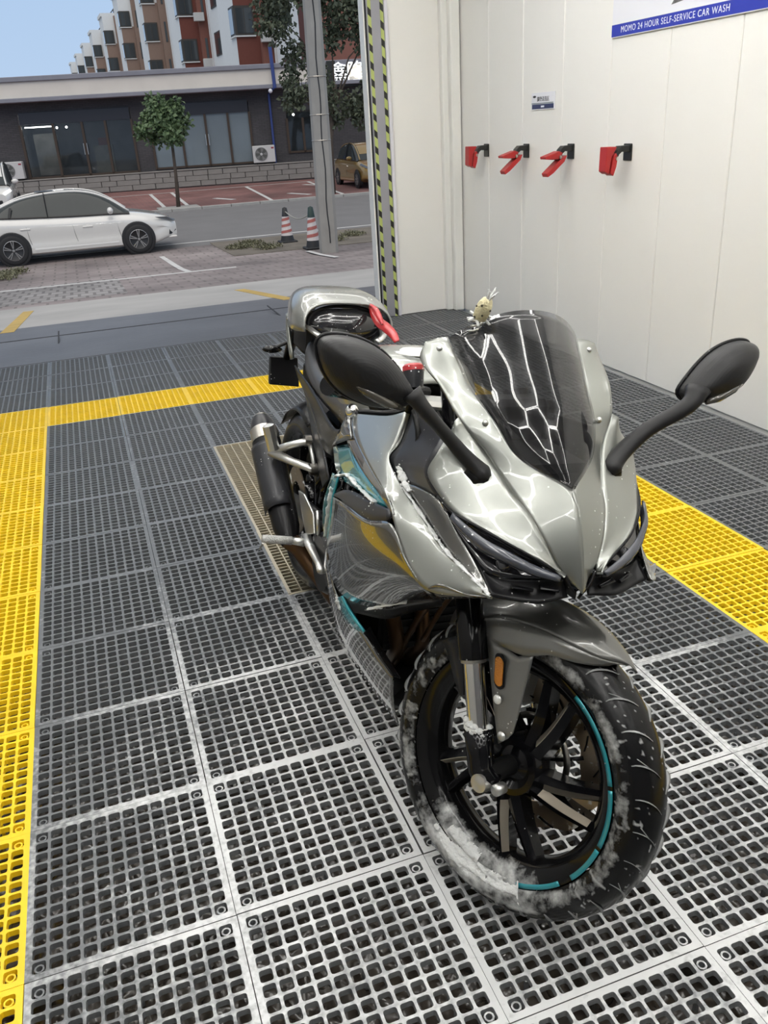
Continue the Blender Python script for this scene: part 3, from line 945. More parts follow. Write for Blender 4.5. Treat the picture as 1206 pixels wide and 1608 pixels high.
for s_ in (-1, 1):
    MB().prism([(1.98, s_ * .80, .70), (2.27, s_ * .63, .62), (2.29, s_ * .60, .66), (2.1, s_ * .74, .745), (1.82, s_ * .845, .765)], (0, s_ * .03, .01)).build('headlamp', CLAMP, car, bevel=.006)
    MB().prism([(2.14, s_ * .72, .56), (2.29, s_ * .60, .44), (2.16, s_ * .72, .36), (2.10, s_ * .76, .36)], (0, s_ * .03, 0)).build('bumper_intake', CDARK, car)
    MB().bevbox((2.18, s_ * .66, .30), (.20, .20, .05), .015).build('bumper_lip', white, car)
    MB().bevbox((-.30, s_ * .0, 1.462), (.75, .7, .006), .002).build('sunroof', CDARK, car) if s_ > 0 else None
    MB().prism([(-2.27, s_ * .70, .84), (-2.0, s_ * .80, .88), (-2.0, s_ * .80, .96), (-2.2, s_ * .74, .95)], (0, s_ * .04, 0)).build('tail_lamp', mat('tail_lamp', (.35, .02, .02), .2, 0, .6), car)
    for sx_ in (1,):
        # rear quarter glass divider
        MB().tube([(-1.28, s_ * .815, 1.0), (-1.22, s_ * .70, 1.20)], [(.03, .012)] * 2, 6).build('quarter_pillar', CDARK, car)

# gold hatchback in the far parking bay, nose towards the road
mw = Matrix.Translation((11.72, 33.1, zg(33) + .01)) @ Matrix.Rotation(-math.pi / 2, 4, 'Z')
belt = [(-1.95, .80, .68), (-1.85, .98, .80), (-1.3, 1.02, .85), (-.4, 1.0, .86), (.5, .98, .86), (1.0, .96, .85), (1.45, .88, .82), (1.75, .78, .76), (1.95, .66, .60)]
gh = [(-1.9, 1.10, .52), (-1.5, 1.40, .60), (-.9, 1.53, .62), (-.1, 1.56, .63), (.35, 1.47, .64), (.75, 1.22, .66), (1.1, .97, .70)]
car2, b2, wA, zA = make_car('hatchback_car', 'golden hatchback parked behind the concrete pole', mw, gold, 3.9, 1.70, 1.55, 2.57, 1.27, belt, gh, .30, 7)
for s_ in (-1, 1):
    MB().prism([(1.55, s_ * .79, .80), (1.92, s_ * .58, .66), (1.94, s_ * .54, .72), (1.6, s_ * .74, .86)], (0, s_ * .03, .01)).build('headlamp', CLAMP, car2, bevel=.006)
MB().bevbox((1.93, 0, .40), (.05, .9, .14), .02).build('grille', CDARK, car2)
MB().bevbox((1.955, 0, .50), (.02, .44, .12), .004).build('number_plate', mat('plate_blue', (.03, .07, .30), .4), car2)

# white van-like car at the left edge, nose towards the road
mw = Matrix.Translation((-2.22, 32.6, zg(33) + .01)) @ Matrix.Rotation(-math.pi / 2, 4, 'Z')
belt = [(-2.1, .9, .74), (-2.0, 1.10, .82), (-1.3, 1.12, .86), (0, 1.10, .87), (1.0, 1.06, .86), (1.4, 1.0, .85), (1.8, .92, .80), (2.05, .80, .66)]
gh = [(-2.1, 1.25, .6), (-1.7, 1.62, .66), (-.9, 1.72, .68), (.0, 1.73, .68), (.5, 1.62, .69), (.9, 1.36, .70), (1.3, 1.06, .74)]
car3, b3, wA, zA = make_car('white_suv', 'white car at the left picture edge with lit headlamp', mw, white, 4.2, 1.78, 1.73, 2.6, 1.32, belt, gh, .34, 5)
for s_ in (-1, 1):
    MB().prism([(1.70, s_ * .80, .86), (2.03, s_ * .60, .76), (2.05, s_ * .56, .84), (1.75, s_ * .76, .94)], (0, s_ * .03, .01)).build('headlamp', mat('lit_headlamp', (.8, .8, .8), .2, emit=(1, 1, .95), estr=2.0), car3, bevel=.006)
MB().bevbox((2.06, 0, .52), (.05, 1.0, .2), .02).build('grille', CDARK, car3)

# ================================================================== SHOP ROW
DIRX = np.array([1, -.17, 0]); DIRX /= np.linalg.norm(DIRX)
FN = np.array([DIRX[1], -DIRX[0], 0])          # outward, towards the street
ANG = math.atan2(DIRX[1], DIRX[0])
F0 = np.array([0, 40.9, 0])
def fpt(px, py):
    d = ray(px, py); t = ((F0 - CAM) @ FN) / (d @ FN); q = CAM + t * d - F0
    return float(q @ DIRX), float(q[2])
SH = empty('shop_row', Matrix.Translation(F0) @ Matrix.Rotation(ANG, 4, 'Z'))   # local x along, -y to the street
tag(SH, 'single-storey dark brick shop row with beige fascia across the road', 'building')
brick = brick_mat('dark_grey_brick', (.062, .058, .06), (.078, .072, .074), (.045, .042, .044), 1.0, .25, .07, .008, rot=(math.pi / 2, 0, 0), var=.25)
fascia = mat('fascia_beige', (.72, .66, .58), .85, var=.12, vscale=1.2)
coping = mat('coping_grey', (.24, .24, .27), .8, var=.2, vscale=2)
frame = mat('window_frame_brown', (.055, .035, .022), .5)
sglass = mat('shop_glass', (.03, .036, .04), .05, 0, .6, alpha=.42, var=0)
sdark = mat('shop_header', (.022, .022, .03), .4)
inter = mat('shop_interior', (.34, .35, .35), .9, var=.5, vscale=1.5)
ZB0 = -.62
x_end = 20.0
opens = [(-1.08, 3.55, .12, 2.72), (4.32, 8.62, .17, 2.74), (10.25, 12.1, .48, 2.2)]
def fb(xa, xb, za, zb_, ya, yb, name, m, bev=0):
    mb = MB(); (mb.bevbox if bev else mb.box)(((xa + xb) / 2, (ya + yb) / 2, (za + zb_) / 2), (xb - xa, yb - ya, zb_ - za), *((bev,) if bev else ()))
    return mb.build(name, m, SH)
xs = [-16]
for a, b, _, _ in opens: xs += [a, b]
xs.append(x_end)
for i in range(0, len(xs), 2): fb(xs[i], xs[i + 1], ZB0, 3.12, 0, .3, 'wall', brick)
for a, b, za, zb_ in opens:
    fb(a, b, ZB0, za, 0, .3, 'wall', brick); fb(a, b, zb_, 3.12, 0, .3, 'wall', brick)
fb(-16, x_end, 3.10, 3.26, -.75, .4, 'soffit', coping, .02)
fb(-16, x_end, 3.26, 3.86, -.62, .4, 'fascia', fascia, .01)
fb(-16, x_end, 3.86, 4.05, -.72, .5, 'coping', coping, .02)
fb(-16, x_end, 3.4, 3.5, .3, 3.5, 'roof', coping)
fb(-16, x_end, ZB0, 3.4, 3.4, 3.5, 'back_wall', inter)
fb(-16, x_end, ZB0, .1, .3, 3.4, 'interior_floor', inter)
for a in (-1.3, 3.7, 4.2, 9.0, 10.1, 12.3): fb(a - .06, a + .06, .1, 3.2, .3, 3.4, 'partition', inter)
fb(-16, -8, ZB0, 3.2, .3, 3.4, 'partition', inter)
for n_, (a, b, za, zb_) in enumerate(opens):
    fr = fb(a, b, zb_ - .07, zb_, -.05, .12, 'window', frame)
    MB().box(((a + b) / 2, .03, za + .04), (b - a, .16, .08)).build('sill', frame, fr)
    hz = zb_ - (.46 if n_ < 2 else .3)
    MB().box(((a + b) / 2, -.02, (hz + zb_) / 2), (b - a - .06, .08, zb_ - hz)).build('header', sdark if n_ < 2 else sglass, fr)
    cols = {0: [0, .29, .55, .76, 1], 1: [0, .30, .55, .78, 1], 2: [0, .38, .62, 1]}[n_]
    for c in cols:
        MB().box((a + (b - a) * c, .02, (za + hz) / 2), (.10, .14, hz - za)).build('mullion', frame, fr)
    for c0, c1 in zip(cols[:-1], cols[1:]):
        MB().box(((a + (b - a) * (c0 + c1) / 2), .04, (za + hz) / 2), ((b - a) * (c1 - c0) - .1, .012, hz - za)).build('pane', sglass if n_ != 1 else mat('sky_tint_pane', (.17, .205, .225), .25, 0, .4, var=.12, vscale=.8), fr)  # second shop: opaque panes with the sky's reflection put into their colour
    if n_ < 2:
        for c in (cols[2] - .015, cols[2] + .015):
            MB().tube([(a + (b - a) * c, -.09, za + .85), (a + (b - a) * c, -.09, za + 1.3)], .02, 6).build('door_handle', M['steel'], fr)
lampm = mat('shop_tube_light', (.9, .9, .9), .5, emit=(1, 1, .97), estr=30)
fb(-.95, .15, 2.14, 2.18, .25, .29, 'tube_light', lampm)
for xx in (.35, .75): MB().sphere((xx, .4, 2.1), .045, 10, 6).build('spot_light', lampm, SH)
MB().sphere((10.6, .5, 2.05), .05, 10, 6).build('spot_light', lampm, SH)
fb(1.7, 2.5, .15, 1.3, .6, 1.1, 'notice_board', mat('notice_board', (.35, .36, .30), .8, var=.4, vscale=6))
fb(1.95, 2.35, 1.3, 1.6, .6, 1.0, 'red_box', mat('faded_red', (.30, .08, .05), .8))
fb(-.9, .1, .2, 1.9, 1.4, 1.5, 'pale_panel', mat('pale_panel', (.45, .45, .42), .8, var=.5, vscale=2))
for a, b in ((4.5, 5.5), (5.75, 6.6), (6.8, 8.5)):
    fb(a, b, .25, 2.15, .30, .33, 'frosted_screen', mat('frosted_screen', (.42, .50, .55), .5, var=.15, vscale=1))
# stone plinth: single blocks
pm = mat('plinth_stone', (.25, .235, .215), .85, var=.30, vscale=2.0, bump=.4, bscale=15)
pl = fb(-16, x_end, ZB0 - .05, .07, -.42, .0, 'plinth', mat('plinth_core', (.14, .13, .12), .9))
sme = [MB().bevbox((0, 0, 0), (.96, .06, .205), .012).mesh('stone', pm), MB().bevbox((0, 0, 0), (.62, .06, .205), .012).mesh('stone', pm)]
for r_ in range(3):
    x = -5.0 - .3 * r_
    while x < 14.5:
        k = int(rng.integers(0, 2)); wd = (.96, .62)[k]
        o = bpy.data.objects.new('stone', sme[k]); link(o, pl)
        o.location = (x + wd / 2, -.44 - rng.random() * .02, ZB0 + .13 + r_ * .215)
        x += wd + .03
cap_ = MB().bevbox((2, -.24, .09), (36, .50, .05), .01).build('capping', pm, pl)
# blue downpipe with camera, sign letters
xp, _ = fpt(428, 120); 
MB().tube([(xp - .25, -.10, .1), (xp - .25, -.10, 2.9), (xp - .05, -.78, 3.1)], .05, 8).build('downpipe', mat('pipe_blue', (.035, .06, .22), .5), SH)
MB().tube([(xp, -.79, 3.1), (xp - .04, -.79, 4.7)], .075, 8).build('downpipe', MATS['pipe_blue'], SH)
MB().sphere((xp - .2, -.8, 3.0), .09, 10, 6).build('security_camera', M['poster'], SH)
sx0, _ = fpt(542, 118)
sgn_ = empty('shop_sign', Matrix.Translation(F0 + DIRX * sx0 + FN * .66 + np.array([0, 0, 3.5])))
tag(sgn_, 'glowing white two-character shop sign on the fascia behind the tree', 'sign')
MB().bevbox((.06, .05, .02), (1.9, .05, 1.02), .01).build('sign_board', mat('sign_board_dark', (.025, .028, .026), .7), sgn_)
for k, ch in enumerate('鑫隆'):
    lo = F0 + DIRX * (sx0 - .38 + .76 * k) + FN * .70 + np.array([0, 0, 3.50 + .02 * k])
    txt('character', ch, .86, lo, DIRX, (0, 0, 1), mat('sign_letter', (.9, .9, .9), .5, emit=(.95, 1, 1), estr=1.2), sgn_, extrude=.03)

def ac_unit(name, x, z, w, h, label):
    P_ = F0 + DIRX * x + FN * .30 + np.array([0, 0, z])
    e = empty(name, Matrix.Translation(P_) @ Matrix.Rotation(ANG, 4, 'Z'))
    tag(e, label, 'air conditioner', 'air conditioner units on the plinth')
    acw = mat('ac_casing', (.58, .57, .55), .5, var=.04)
    MB().bevbox((0, 0, h / 2), (w, .34, h), .02).build('casing', acw, e)
    cxx = -w * .12
    MB().lathe([(h * .40, -.172), (h * .40, -.185), (h * .36, -.186), (h * .36, -.172)], (cxx, 0, h * .5), (0, 1, 0), 28).build('fan_ring', mat('ac_ring', (.20, .20, .19), .5), e)
    MB().lathe([(h * .37, -.1715), (0, -.1715)], (cxx, 0, h * .5), (0, 1, 0), 28).build('fan_recess', mat('ac_dark', (.09, .095, .085), .7), e)
    for k in range(1, 5):
        MB().lathe([(h * .085 * k, -.180), (h * .085 * k + .008, -.182), (h * .085 * k + .008, -.176)], (cxx, 0, h * .5), (0, 1, 0), 24).build('grille_ring', MATS['ac_ring'], e)
    MB().lathe([(0, -.19), (h * .07, -.186), (h * .08, -.174)], (cxx, 0, h * .5), (0, 1, 0), 14).build('hub', acw, e)
    for k in range(5):
        a = 2 * math.pi * k / 5
        d = np.array([math.cos(a), 0, math.sin(a)]); n = np.array([-d[2], 0, d[0]])
        c = np.array([cxx, -.174, h * .5])
        MB().prism([c + d * h * .07, c + d * h * .34 + n * .10, c + d * h * .34 - n * .05], (0, -.004, 0)).build('fan_blade', MATS['ac_ring'], e)
    MB().bevbox((w * .40, -.172, h * .84), (w * .12, .006, h * .09), .002).build('badge', mat('ac_badge', (.30, .04, .06), .5), e)
    for s_ in (-1, 1): MB().bevbox((s_ * w * .35, 0, -.03), (.06, .36, .06), .01).build('foot', M['rubber'], e)
xa, za = fpt(398, 259); xb_, zb_ = fpt(431, 233)
ac_unit('outdoor_ac_unit', (xa + xb_) / 2, .175, .98, .70, 'white outdoor air conditioner unit on the plinth below the blue pipe')
ac_unit('outdoor_ac_unit', -1.72, .175, 1.0, .70, 'white outdoor air conditioner unit on the plinth behind the white car')

# ================================================================== TREES
bark = mat('bark', (.085, .065, .05), .9, var=.3, vscale=8, bump=.6, bscale=30)
def leaf_mat(name, c):
    return mat(name, c, .55, 0, var=.45, vscale=1.6)
def foliage(centers, radii, n, size, seedv, squash=1.0):
    """leaves in clusters: each leaf a folded four-sided blade"""
    r = np.random.default_rng(seedv); mb = MB()
    w = np.array(radii) ** 2; w = w / w.sum()
    vs = []; fs = []
    for i in range(n):
        k = r.choice(len(centers), p=w)
        d = r.normal(size=3); d /= np.linalg.norm(d)
        p = np.array(centers[k]) + d * radii[k] * (r.random() ** .45) * np.array([1, 1, squash])
        u = r.normal(size=3); u[2] -= .5; u /= np.linalg.norm(u)
        v = np.cross(u, r.normal(size=3)); v /= np.linalg.norm(v); w_ = np.cross(u, v)
        L = size * (.7 + .6 * r.random()); B = L * .36
        b = len(vs)
        vs += [p, p + u * L * .5 + v * B + w_ * B * .3, p + u * L, p + u * L * .5 - v * B + w_ * B * .3]
        fs += [(b, b + 1, b + 2), (b, b + 2, b + 3)]
    return mb.add(vs, fs)
# young street tree
g = np.array([3.83, 30.2, zg(30.2) + .01])
e = empty('street_tree', Matrix.Translation(g)); tag(e, 'young street tree with round green crown in the parking bays', 'tree')
tp = on_y(266, 190, 30.2) - g
MB().tube([(0, 0, -.05), (tp[0] * .45 + .02, 0, tp[2] * .4), (tp[0], 0, tp[2])], [.075, .055, .04], 8).build('trunk', bark, e, smooth=True)
cc = on_y(260, 196, 30.2) - g
cen = []; rad = []
for k in range(15):
    a = 2.4 * k; rr_ = (.95 - .5 * k / 12) * math.sqrt((k % 5) / 5 + .08); cen.append(cc + np.array([math.cos(a) * rr_ * 1.12, math.sin(a) * rr_ * .8, (k / 14 - .42) * 1.05])); rad.append(.22 + .07 * ((k * 7) % 3))
for q in cen[::2]:
    MB().tube([(tp[0], 0, tp[2] - .3), (tp + (q - tp) * .5), q], [.03, .02, .008], 5).build('branch', bark, e)
foliage(cen, rad, 2300, .16, 3).build('foliage', leaf_mat('leaf_green', (.10, .15, .065)), e)
MB().bevbox((0, 0, .02), (1.4, .9, .05), .02).build('planting_kerb', MATS['kerb_stone'], e)

# large roadside tree behind the pole
gx, gy = 9.45, 30.6
g = np.array([gx, gy, zg(gy)])
e = empty('roadside_tree', Matrix.Translation(g)); tag(e, 'large dark leafy tree spreading behind the concrete pole', 'tree')
tp = np.array([.5, .3, 3.6])
MB().tube([(0, 0, -.1), (.1, .05, 1.8), tp], [.16, .13, .11], 10).build('trunk', bark, e, smooth=True)
cen = []; rad = []
r2 = np.random.default_rng(11)
for px_, py_, dy, rd_ in ((425, 10, .5, .65), (412, 40, .2, .35), (440, 45, 0, .55), (450, -30, -.3, .9), (465, 90, .4, .55), (455, 125, .6, .4), (470, 150, .2, .5), (500, -20, 0, .9), (520, 55, .3, .6), (545, 15, 0, .9), (572, 62, -.2, .5),
                          (570, 0, .3, .9), (600, 50, 0, 1.0), (515, 155, -.3, .5), (555, 165, .1, .55), (590, 150, 0, .7), (570, 180, .3, .5), (618, 112, .3, .6), (500, 120, 0, .45), (455, 160, .5, .35), (530, 185, .1, .35)):
    q = on_y(px_, py_, gy + dy) - g
    cen.append(q); rad.append(rd_)
for q in cen[::2]:
    q = np.array(q); MB().tube([tp - np.array([0, 0, .6]), tp + (q - tp) * .5 + np.array([0, 0, .15]), q], [.045, .025, .008], 6).build('branch', bark, e)
foliage(cen, rad, 8200, .17, 5).build('foliage', leaf_mat('leaf_dark', (.085, .10, .06)), e)
# weeds at the road edge
wm = leaf_mat('weed_leaf', (.15, .145, .085))
def weed(x, y, n, r_, label):
    n = n * 2
    o = foliage([(0, 0, .05)], [r_], n, .055, int(abs(x * 31 + y * 7)), .12).build('weed_tuft', wm)
    o.location = (x, y, zg(y) + .02); tag(o, label, 'plant', 'weeds along the road edge'); return o
for x, y in ((-1.7, 17.8), (-1.2, 17.4), (-1.0, 18.2), (3.8, 18.7), (4.3, 18.0), (4.15, 19.3), (5.9, 18.2), (6.6, 19.0), (7.3, 18.3)):
    weed(x, y, 170, .34, ('low weeds by the rear wheel of the white saloon' if x < 0 else 'low weeds on the verge left of the traffic cones' if x < 4.9 else 'low weeds on the verge right of the concrete pole'))

# ================================================================== APARTMENT ROW
A1 = np.array([10.4856, 71.5807]); A2 = np.array([9.7369, 90.04])
AD = (A2 - A1) / np.linalg.norm(A2 - A1); AANG = math.atan2(AD[1], AD[0])     # local +x runs away along the facade, +y is towards the street side
red1 = mat('render_red', (.17, .055, .04), .9, var=.08); red2 = mat('render_light_red', (.24, .10, .075), .9, var=.08)
dred = mat('render_dark_red', (.10, .032, .026), .9); tanr = mat('render_tan', (.27, .185, .145), .9, var=.06)
wht = mat('render_white', (.74, .75, .74), .9, var=.05); wdk = mat('apartment_window', (.05, .06, .065), .1, 0, .8)
wfr = mat('apartment_window_frame', (.05, .045, .04), .6)
def apartment(k):
    s0 = 17.5 * k
    o3 = A1 + AD * s0 - np.array([-AD[1], AD[0]]) * 2.1
    e = empty('apartment_block', Matrix.Translation((o3[0], o3[1], -.6)) @ Matrix.Rotation(AANG, 4, 'Z'))
    lab = {-1: 'red and white apartment block nearest, beside the tree', 0: 'red apartment block with wall-hung air conditioner above the shops', 1: 'tan and white apartment block behind the red ones'}.get(
        k, ['', '', 'third', 'fourth', 'fifth', 'sixth', 'seventh', 'last'][min(k, 7)] + ' white apartment block receding along the row')
    tag(e, lab, 'building')
    ca, cb = (red1, red2) if k < 1 else (tanr, tanr)
    H = 16.2
    def bx(name, xa, xb, ya, yb, za, zb_, m, par=e):
        return MB().box(((xa + xb) / 2, (ya + yb) / 2, (za + zb_) / 2), (xb - xa, yb - ya, zb_ - za)).build(name, m, par)
    bx('main_wall', -8.70, 8.70, -6, 0, 0, H, cb if k < 1 else wht)
    bx('white_bay', 0, 4.2, 0, 2.1, 0, H, wht)
    bx('bay_panel', -.08, 0, 0.75, 2.1, 0, H - (0 if k < 1 else 3), ca)
    bx('step_wall', -.5, 0, 0, .74, 0, H, cb)
    bx('pipe', -1.0, -.85, .02, .15, 0, H, wht)
    bx('white_strip', -6.2, -1.3, 0, .12, 0, H, wht)
    bx('dark_rib', -8.70, -7.2, 0, .5, 0, H, dred if k < 1 else ca)
    bx('parapet', -8.70, 8.70, -.3, .25, H, H + .35, wht)
    bx('parapet', 0, 4.2, .25, 2.25, H, H + .35, wht)
    for xx in (-7, -4, 1, 3.5, 7):
        bx('roof_post', xx, xx + .12, .1, .22, H + .3, H + 1.2, wfr)
    bx('roof_rail', -7, 8.5, .12, .2, H + 1.1, H + 1.2, wfr)
    for fl in range(1, 5):
        z = .9 + 3.0 * fl + .25
        w = bx('bay_window', -.14, 1.1, 1.0, 2.16, z, z + 1.5, wfr)
        bx('pane', -.16, -.14, 1.1, 2.02, z + .12, z + 1.38, wdk, w)
        bx('pane', .1, 1.0, 2.16, 2.18, z + .12, z + 1.38, wdk, w)
        bx('glazing_bar', -.17, -.16, 1.54, 1.58, z + .12, z + 1.38, wfr, w)
        bx('sill', -.20, 1.15, .96, 2.22, z - .07, z, wht, w)
        w = bx('slit_window', -.53, -.5, .28, .46, z - .1, z + 1.5, wdk)
        w = bx('side_window', -4.6, -2.6, .12, .18, z + .1, z + 1.6, wfr)
        bx('pane', -4.5, -2.7, .18, .19, z + .2, z + 1.5, wdk, w)
        w = bx('side_window', 5.5, 7.3, 0, .05, z + .1, z + 1.6, wfr)
        bx('pane', 5.6, 7.2, .05, .06, z + .2, z + 1.5, wdk, w)
        if k < 1 and fl in (2, 3):
            MB().bevbox((-.75, .45 + .3 * (fl == 3), z - .15), (.35, .75, .55), .02).build('wall_air_conditioner', MATS['ac_casing'], e)
    return e
for k in range(-1, 8): apartment(k)
# red block glimpsed through the tree
e = empty('apartment_block', Matrix.Translation((21.6, 57, -.6))); tag(e, 'dark red apartment block seen through the tree at right', 'building')
MB().box((4.5, 4, 8), (13.0, 8, 16)).build('main_wall', red1, e)
for i in range(4):
    for j in range(4):
        w = MB().box((-.5 + 3 * i, -.02, 4.6 + 3 * j), (1.6, .1, 1.6)).build('window', wfr, e)
        MB().box((-.5 + 3 * i, -.08, 4.6 + 3 * j), (1.4, .02, 1.4)).build('pane', wdk, w)
for j in range(5):
    MB().box((4.5, -.1, 2.9 + 3 * j), (13.2, .2, .3)).build('floor_band', wht, e)

# ================================================================== MOTORCYCLE
# local frame: x forward (0 at the front axle), y left, z up; leaning on its side stand, bars turned left
PSI, PHI, DELTA, RAKE = math.radians(.5), math.radians(8.3), math.radians(25.7), math.radians(24.5)
KW = .962
B0 = np.array([.912, -.115, 0.0])
FW = np.array([math.sin(PSI), -math.cos(PSI), 0]); l0 = np.array([math.cos(PSI), math.sin(PSI), 0]); ZZ = np.array([0, 0, 1.0])
LF = math.cos(PHI) * l0 - math.sin(PHI) * ZZ; UP = math.cos(PHI) * ZZ + math.sin(PHI) * l0
BK = empty('motorcycle', Matrix(((FW[0], LF[0], UP[0], B0[0]), (FW[1], LF[1], UP[1], B0[1]), (FW[2], LF[2], UP[2], B0[2]), (0, 0, 0, 1))))
tag(BK, 'wet silver sport motorcycle with teal accents standing on the grating', 'motorcycle')
BM = np.array([FW, LF, UP])
def q(px, py, w):
    """photo pixel -> bike-local point on the plane y = -w (right half of the bike)"""
    o = BM @ (CAM - B0); d = BM @ ray(px, py); t = (-w * KW - o[1]) / d[1]; return o + t * d
def qx(px, py, x):
    o = BM @ (CAM - B0); d = BM @ ray(px, py); t = (x - o[0]) / d[0]; return o + t * d
def Q(*L): return [q(*a) for a in L]
AXL = np.array([0, 0, .293]); SA = np.array([-math.sin(RAKE), 0, math.cos(RAKE)])
SO = AXL - .03 * np.array([math.cos(RAKE), 0, math.sin(RAKE)])
kx, ky, kz = SA; KM = np.array([[0, -kz, ky], [kz, 0, -kx], [-ky, kx, 0]])
SR = np.eye(3) + math.sin(DELTA) * KM + (1 - math.cos(DELTA)) * KM @ KM
def steer(v): return SO + SR @ (np.array(v) - SO)
def sq(px, py, y):
    """photo pixel -> point in the un-steered fork frame on plane y"""
    o = SO + SR.T @ (BM @ (CAM - B0) - SO); d = SR.T @ (BM @ ray(px, py)); return o + d * (y - o[1]) / d[1]
mir = lambda P: np.array(P) * np.array([1, -1, 1])

def panel(name, rows, m, side='both', nu=4, nv=4, th=.004, lin=False, bulge=0.0, parent=None, sharp=None, smooth_it=6):
    """curved shell through control rows given for the right side; built on the right, left or both sides"""
    R = [np.array(r, float) for r in rows]
    if bulge and len(R) == 2:
        mid = (R[0] + R[1]) / 2; N = []
        for i in range(len(mid)):
            t = R[0][min(i + 1, len(mid) - 1)] - R[0][max(i - 1, 0)]; n = np.cross(t, R[1][i] - R[0][i]); n /= np.linalg.norm(n) + 1e-9
            if n[1] > 0: n = -n
            N.append(n)
        N = [np.mean(N, axis=0)] * len(N)
        R = [R[0], mid + bulge * np.array(N), R[1]]
    G = loft(R, nu, nv, lin)
    if smooth_it: G = relax(G, smooth_it)
    out = []
    n = np.cross(G[0, -1] - G[0, 0], G[-1, 0] - G[0, 0]); flip = n[1] > 0
    def mk(sgn):
        mb = MB(); mb.grid(G if sgn > 0 else G * np.array([1, -1, 1]), flip ^ (sgn < 0))
        return mb.build(name, m, parent or BK, smooth=True, solid=th, sharp=sharp)
    if side in ('both', 'right'): out.append(mk(1))
    if side in ('both', 'left'): out.append(mk(-1))
    return out

def small(mb, name, m, par=BK, st=False, smooth=True, **k):
    if st: mb.xf(steer)
    return mb.build(name, m, par, smooth=smooth, **k)

# ---------------------------------------------------------------- front wheel (steered)
def wheel(front, cx, r, width, rimr, st, parent):
    c = np.array([cx, 0, r]); hw = width / 2
    w = MB().lathe([(rimr - .006, -hw * .80), (rimr + .008, -hw * .84), (rimr + .008, -hw * .70), (rimr - .008, -hw * .66), (rimr - .022, -hw * .30), (rimr - .024, hw * .30), (rimr - .008, hw * .66), (rimr + .008, hw * .70), (rimr + .008, hw * .84), (rimr - .006, hw * .80),
                    (rimr - .020, hw * .62), (rimr - .034, hw * .30), (rimr - .034, -hw * .30), (rimr - .020, -hw * .62)], c, (0, 1, 0), 240 if front else 72, closed=True)
    w0 = MB(); w0.v = list(w.v)
    rim = small(w, 'front_wheel' if front else 'rear_wheel', RIMM if front else M['blackgloss'], parent, st, sharp=50)
    if front: paint_foam(w0, c, rim.data, True)
    prof = []
    for t in np.linspace(-1, 1, 57 if front else 25):          # round motorcycle section with flat-ish sidewalls
        a = t * math.radians(108)
        rr_ = r - hw * .92 * (1 - math.cos(a)) * .98
        prof.append((max(rr_, rimr - .002), hw * math.sin(a) * 1.0 if abs(a) < math.pi / 2 else hw * math.copysign(1, a) * (1 - .5 * (abs(a) - math.pi / 2))))
    ty = MB().lathe(prof, c, (0, 1, 0), 360 if front else 96)
    ty0 = MB(); ty0.v = list(ty.v)
    tyre = small(ty, 'tyre', TYREM, rim, st)
    if front: paint_foam(ty0, c, tyre.data)
    return rim, tyre, c

def tyre_mat():
    m = bpy.data.materials.new('wet_tyre_rubber'); m.use_nodes = True
    t = m.node_tree; p = t.nodes['Principled BSDF']
    p.inputs['Roughness'].default_value = .24; p.inputs['Specular IOR Level'].default_value = .28
    tc = nd(t, 'ShaderNodeTexCoord'); n1 = nd(t, 'ShaderNodeTexNoise'); n1.inputs['Scale'].default_value = 16; n1.inputs['Detail'].default_value = 8; n1.inputs['Roughness'].default_value = .65
    t.links.new(tc.outputs['Object'], n1.inputs['Vector'])
    at = nd(t, 'ShaderNodeAttribute'); at.attribute_name = 'foam'
    n1.inputs['Scale'].default_value = 55
    ad = nd(t, 'ShaderNodeMath', operation='MULTIPLY_ADD'); ad.inputs[1].default_value = 1.1; ad.inputs[2].default_value = -.55
    t.links.new(n1.outputs['Fac'], ad.inputs[0])
    sm = nd(t, 'ShaderNodeMath', operation='ADD'); t.links.new(ad.outputs[0], sm.inputs[0]); t.links.new(at.outputs['Fac'], sm.inputs[1])
    mr = nd(t, 'ShaderNodeMapRange'); mr.inputs[1].default_value = .25; mr.inputs[2].default_value = 1.0
    t.links.new(sm.outputs[0], mr.inputs[0])
    mx = nd(t, 'ShaderNodeMix', data_type='RGBA'); mx.inputs[6].default_value = (.006, .006, .0065, 1); mx.inputs[7].default_value = (.66, .67, .66, 1)
    t.links.new(mr.outputs[0], mx.inputs[0]); t.links.new(mx.outputs[2], p.inputs['Base Color'])
    return m
def sstep(x, a, b):
    t = np.clip((x - a) / (b - a), 0, 1); return t * t * (3 - 2 * t)
def paint_foam(mb, c, me, rim=False):
    """how much soap clings to each point of the wheel"""
    V = np.array(mb.v) - c; A = np.degrees(np.arctan2(V[:, 2], V[:, 0])); R_ = np.hypot(V[:, 0], V[:, 2]); y = V[:, 1]
    right = sstep(-y, .012, .035)
    n = .55 * vnoise(A * .10 + 50, R_ * 45, 5) + .30 * vnoise(A * .33 + 50, R_ * 110, 6) + .15 * vnoise(A * .9 + 50, R_ * 220, 7)
    low = sstep(A, -140, -118) * (1 - sstep(A, -66, -40))
    if rim:
        f = low * right * (.0 + 1.05 * n)
    else:
        band = sstep(R_, .222, .234) * (1 - sstep(R_, .250, .268))
        f = right * band * (.02 + .66 * n)
        f = np.maximum(f, right * low * sstep(R_, .212, .222) * (1 - sstep(R_, .262, .280)) * (.15 + 1.05 * n))
        fl = vnoise(A * .55 + 9, y * 160 + 50, 8) * .6 + vnoise(A * 1.5 + 9, y * 380 + 50, 9) * .4
        f = np.maximum(f, .62 * sstep(fl, .70, .82))
    at = me.attributes.new('foam', 'FLOAT', 'POINT'); at.data.foreach_set('value', f.astype(np.float32))
TYREM = tyre_mat()
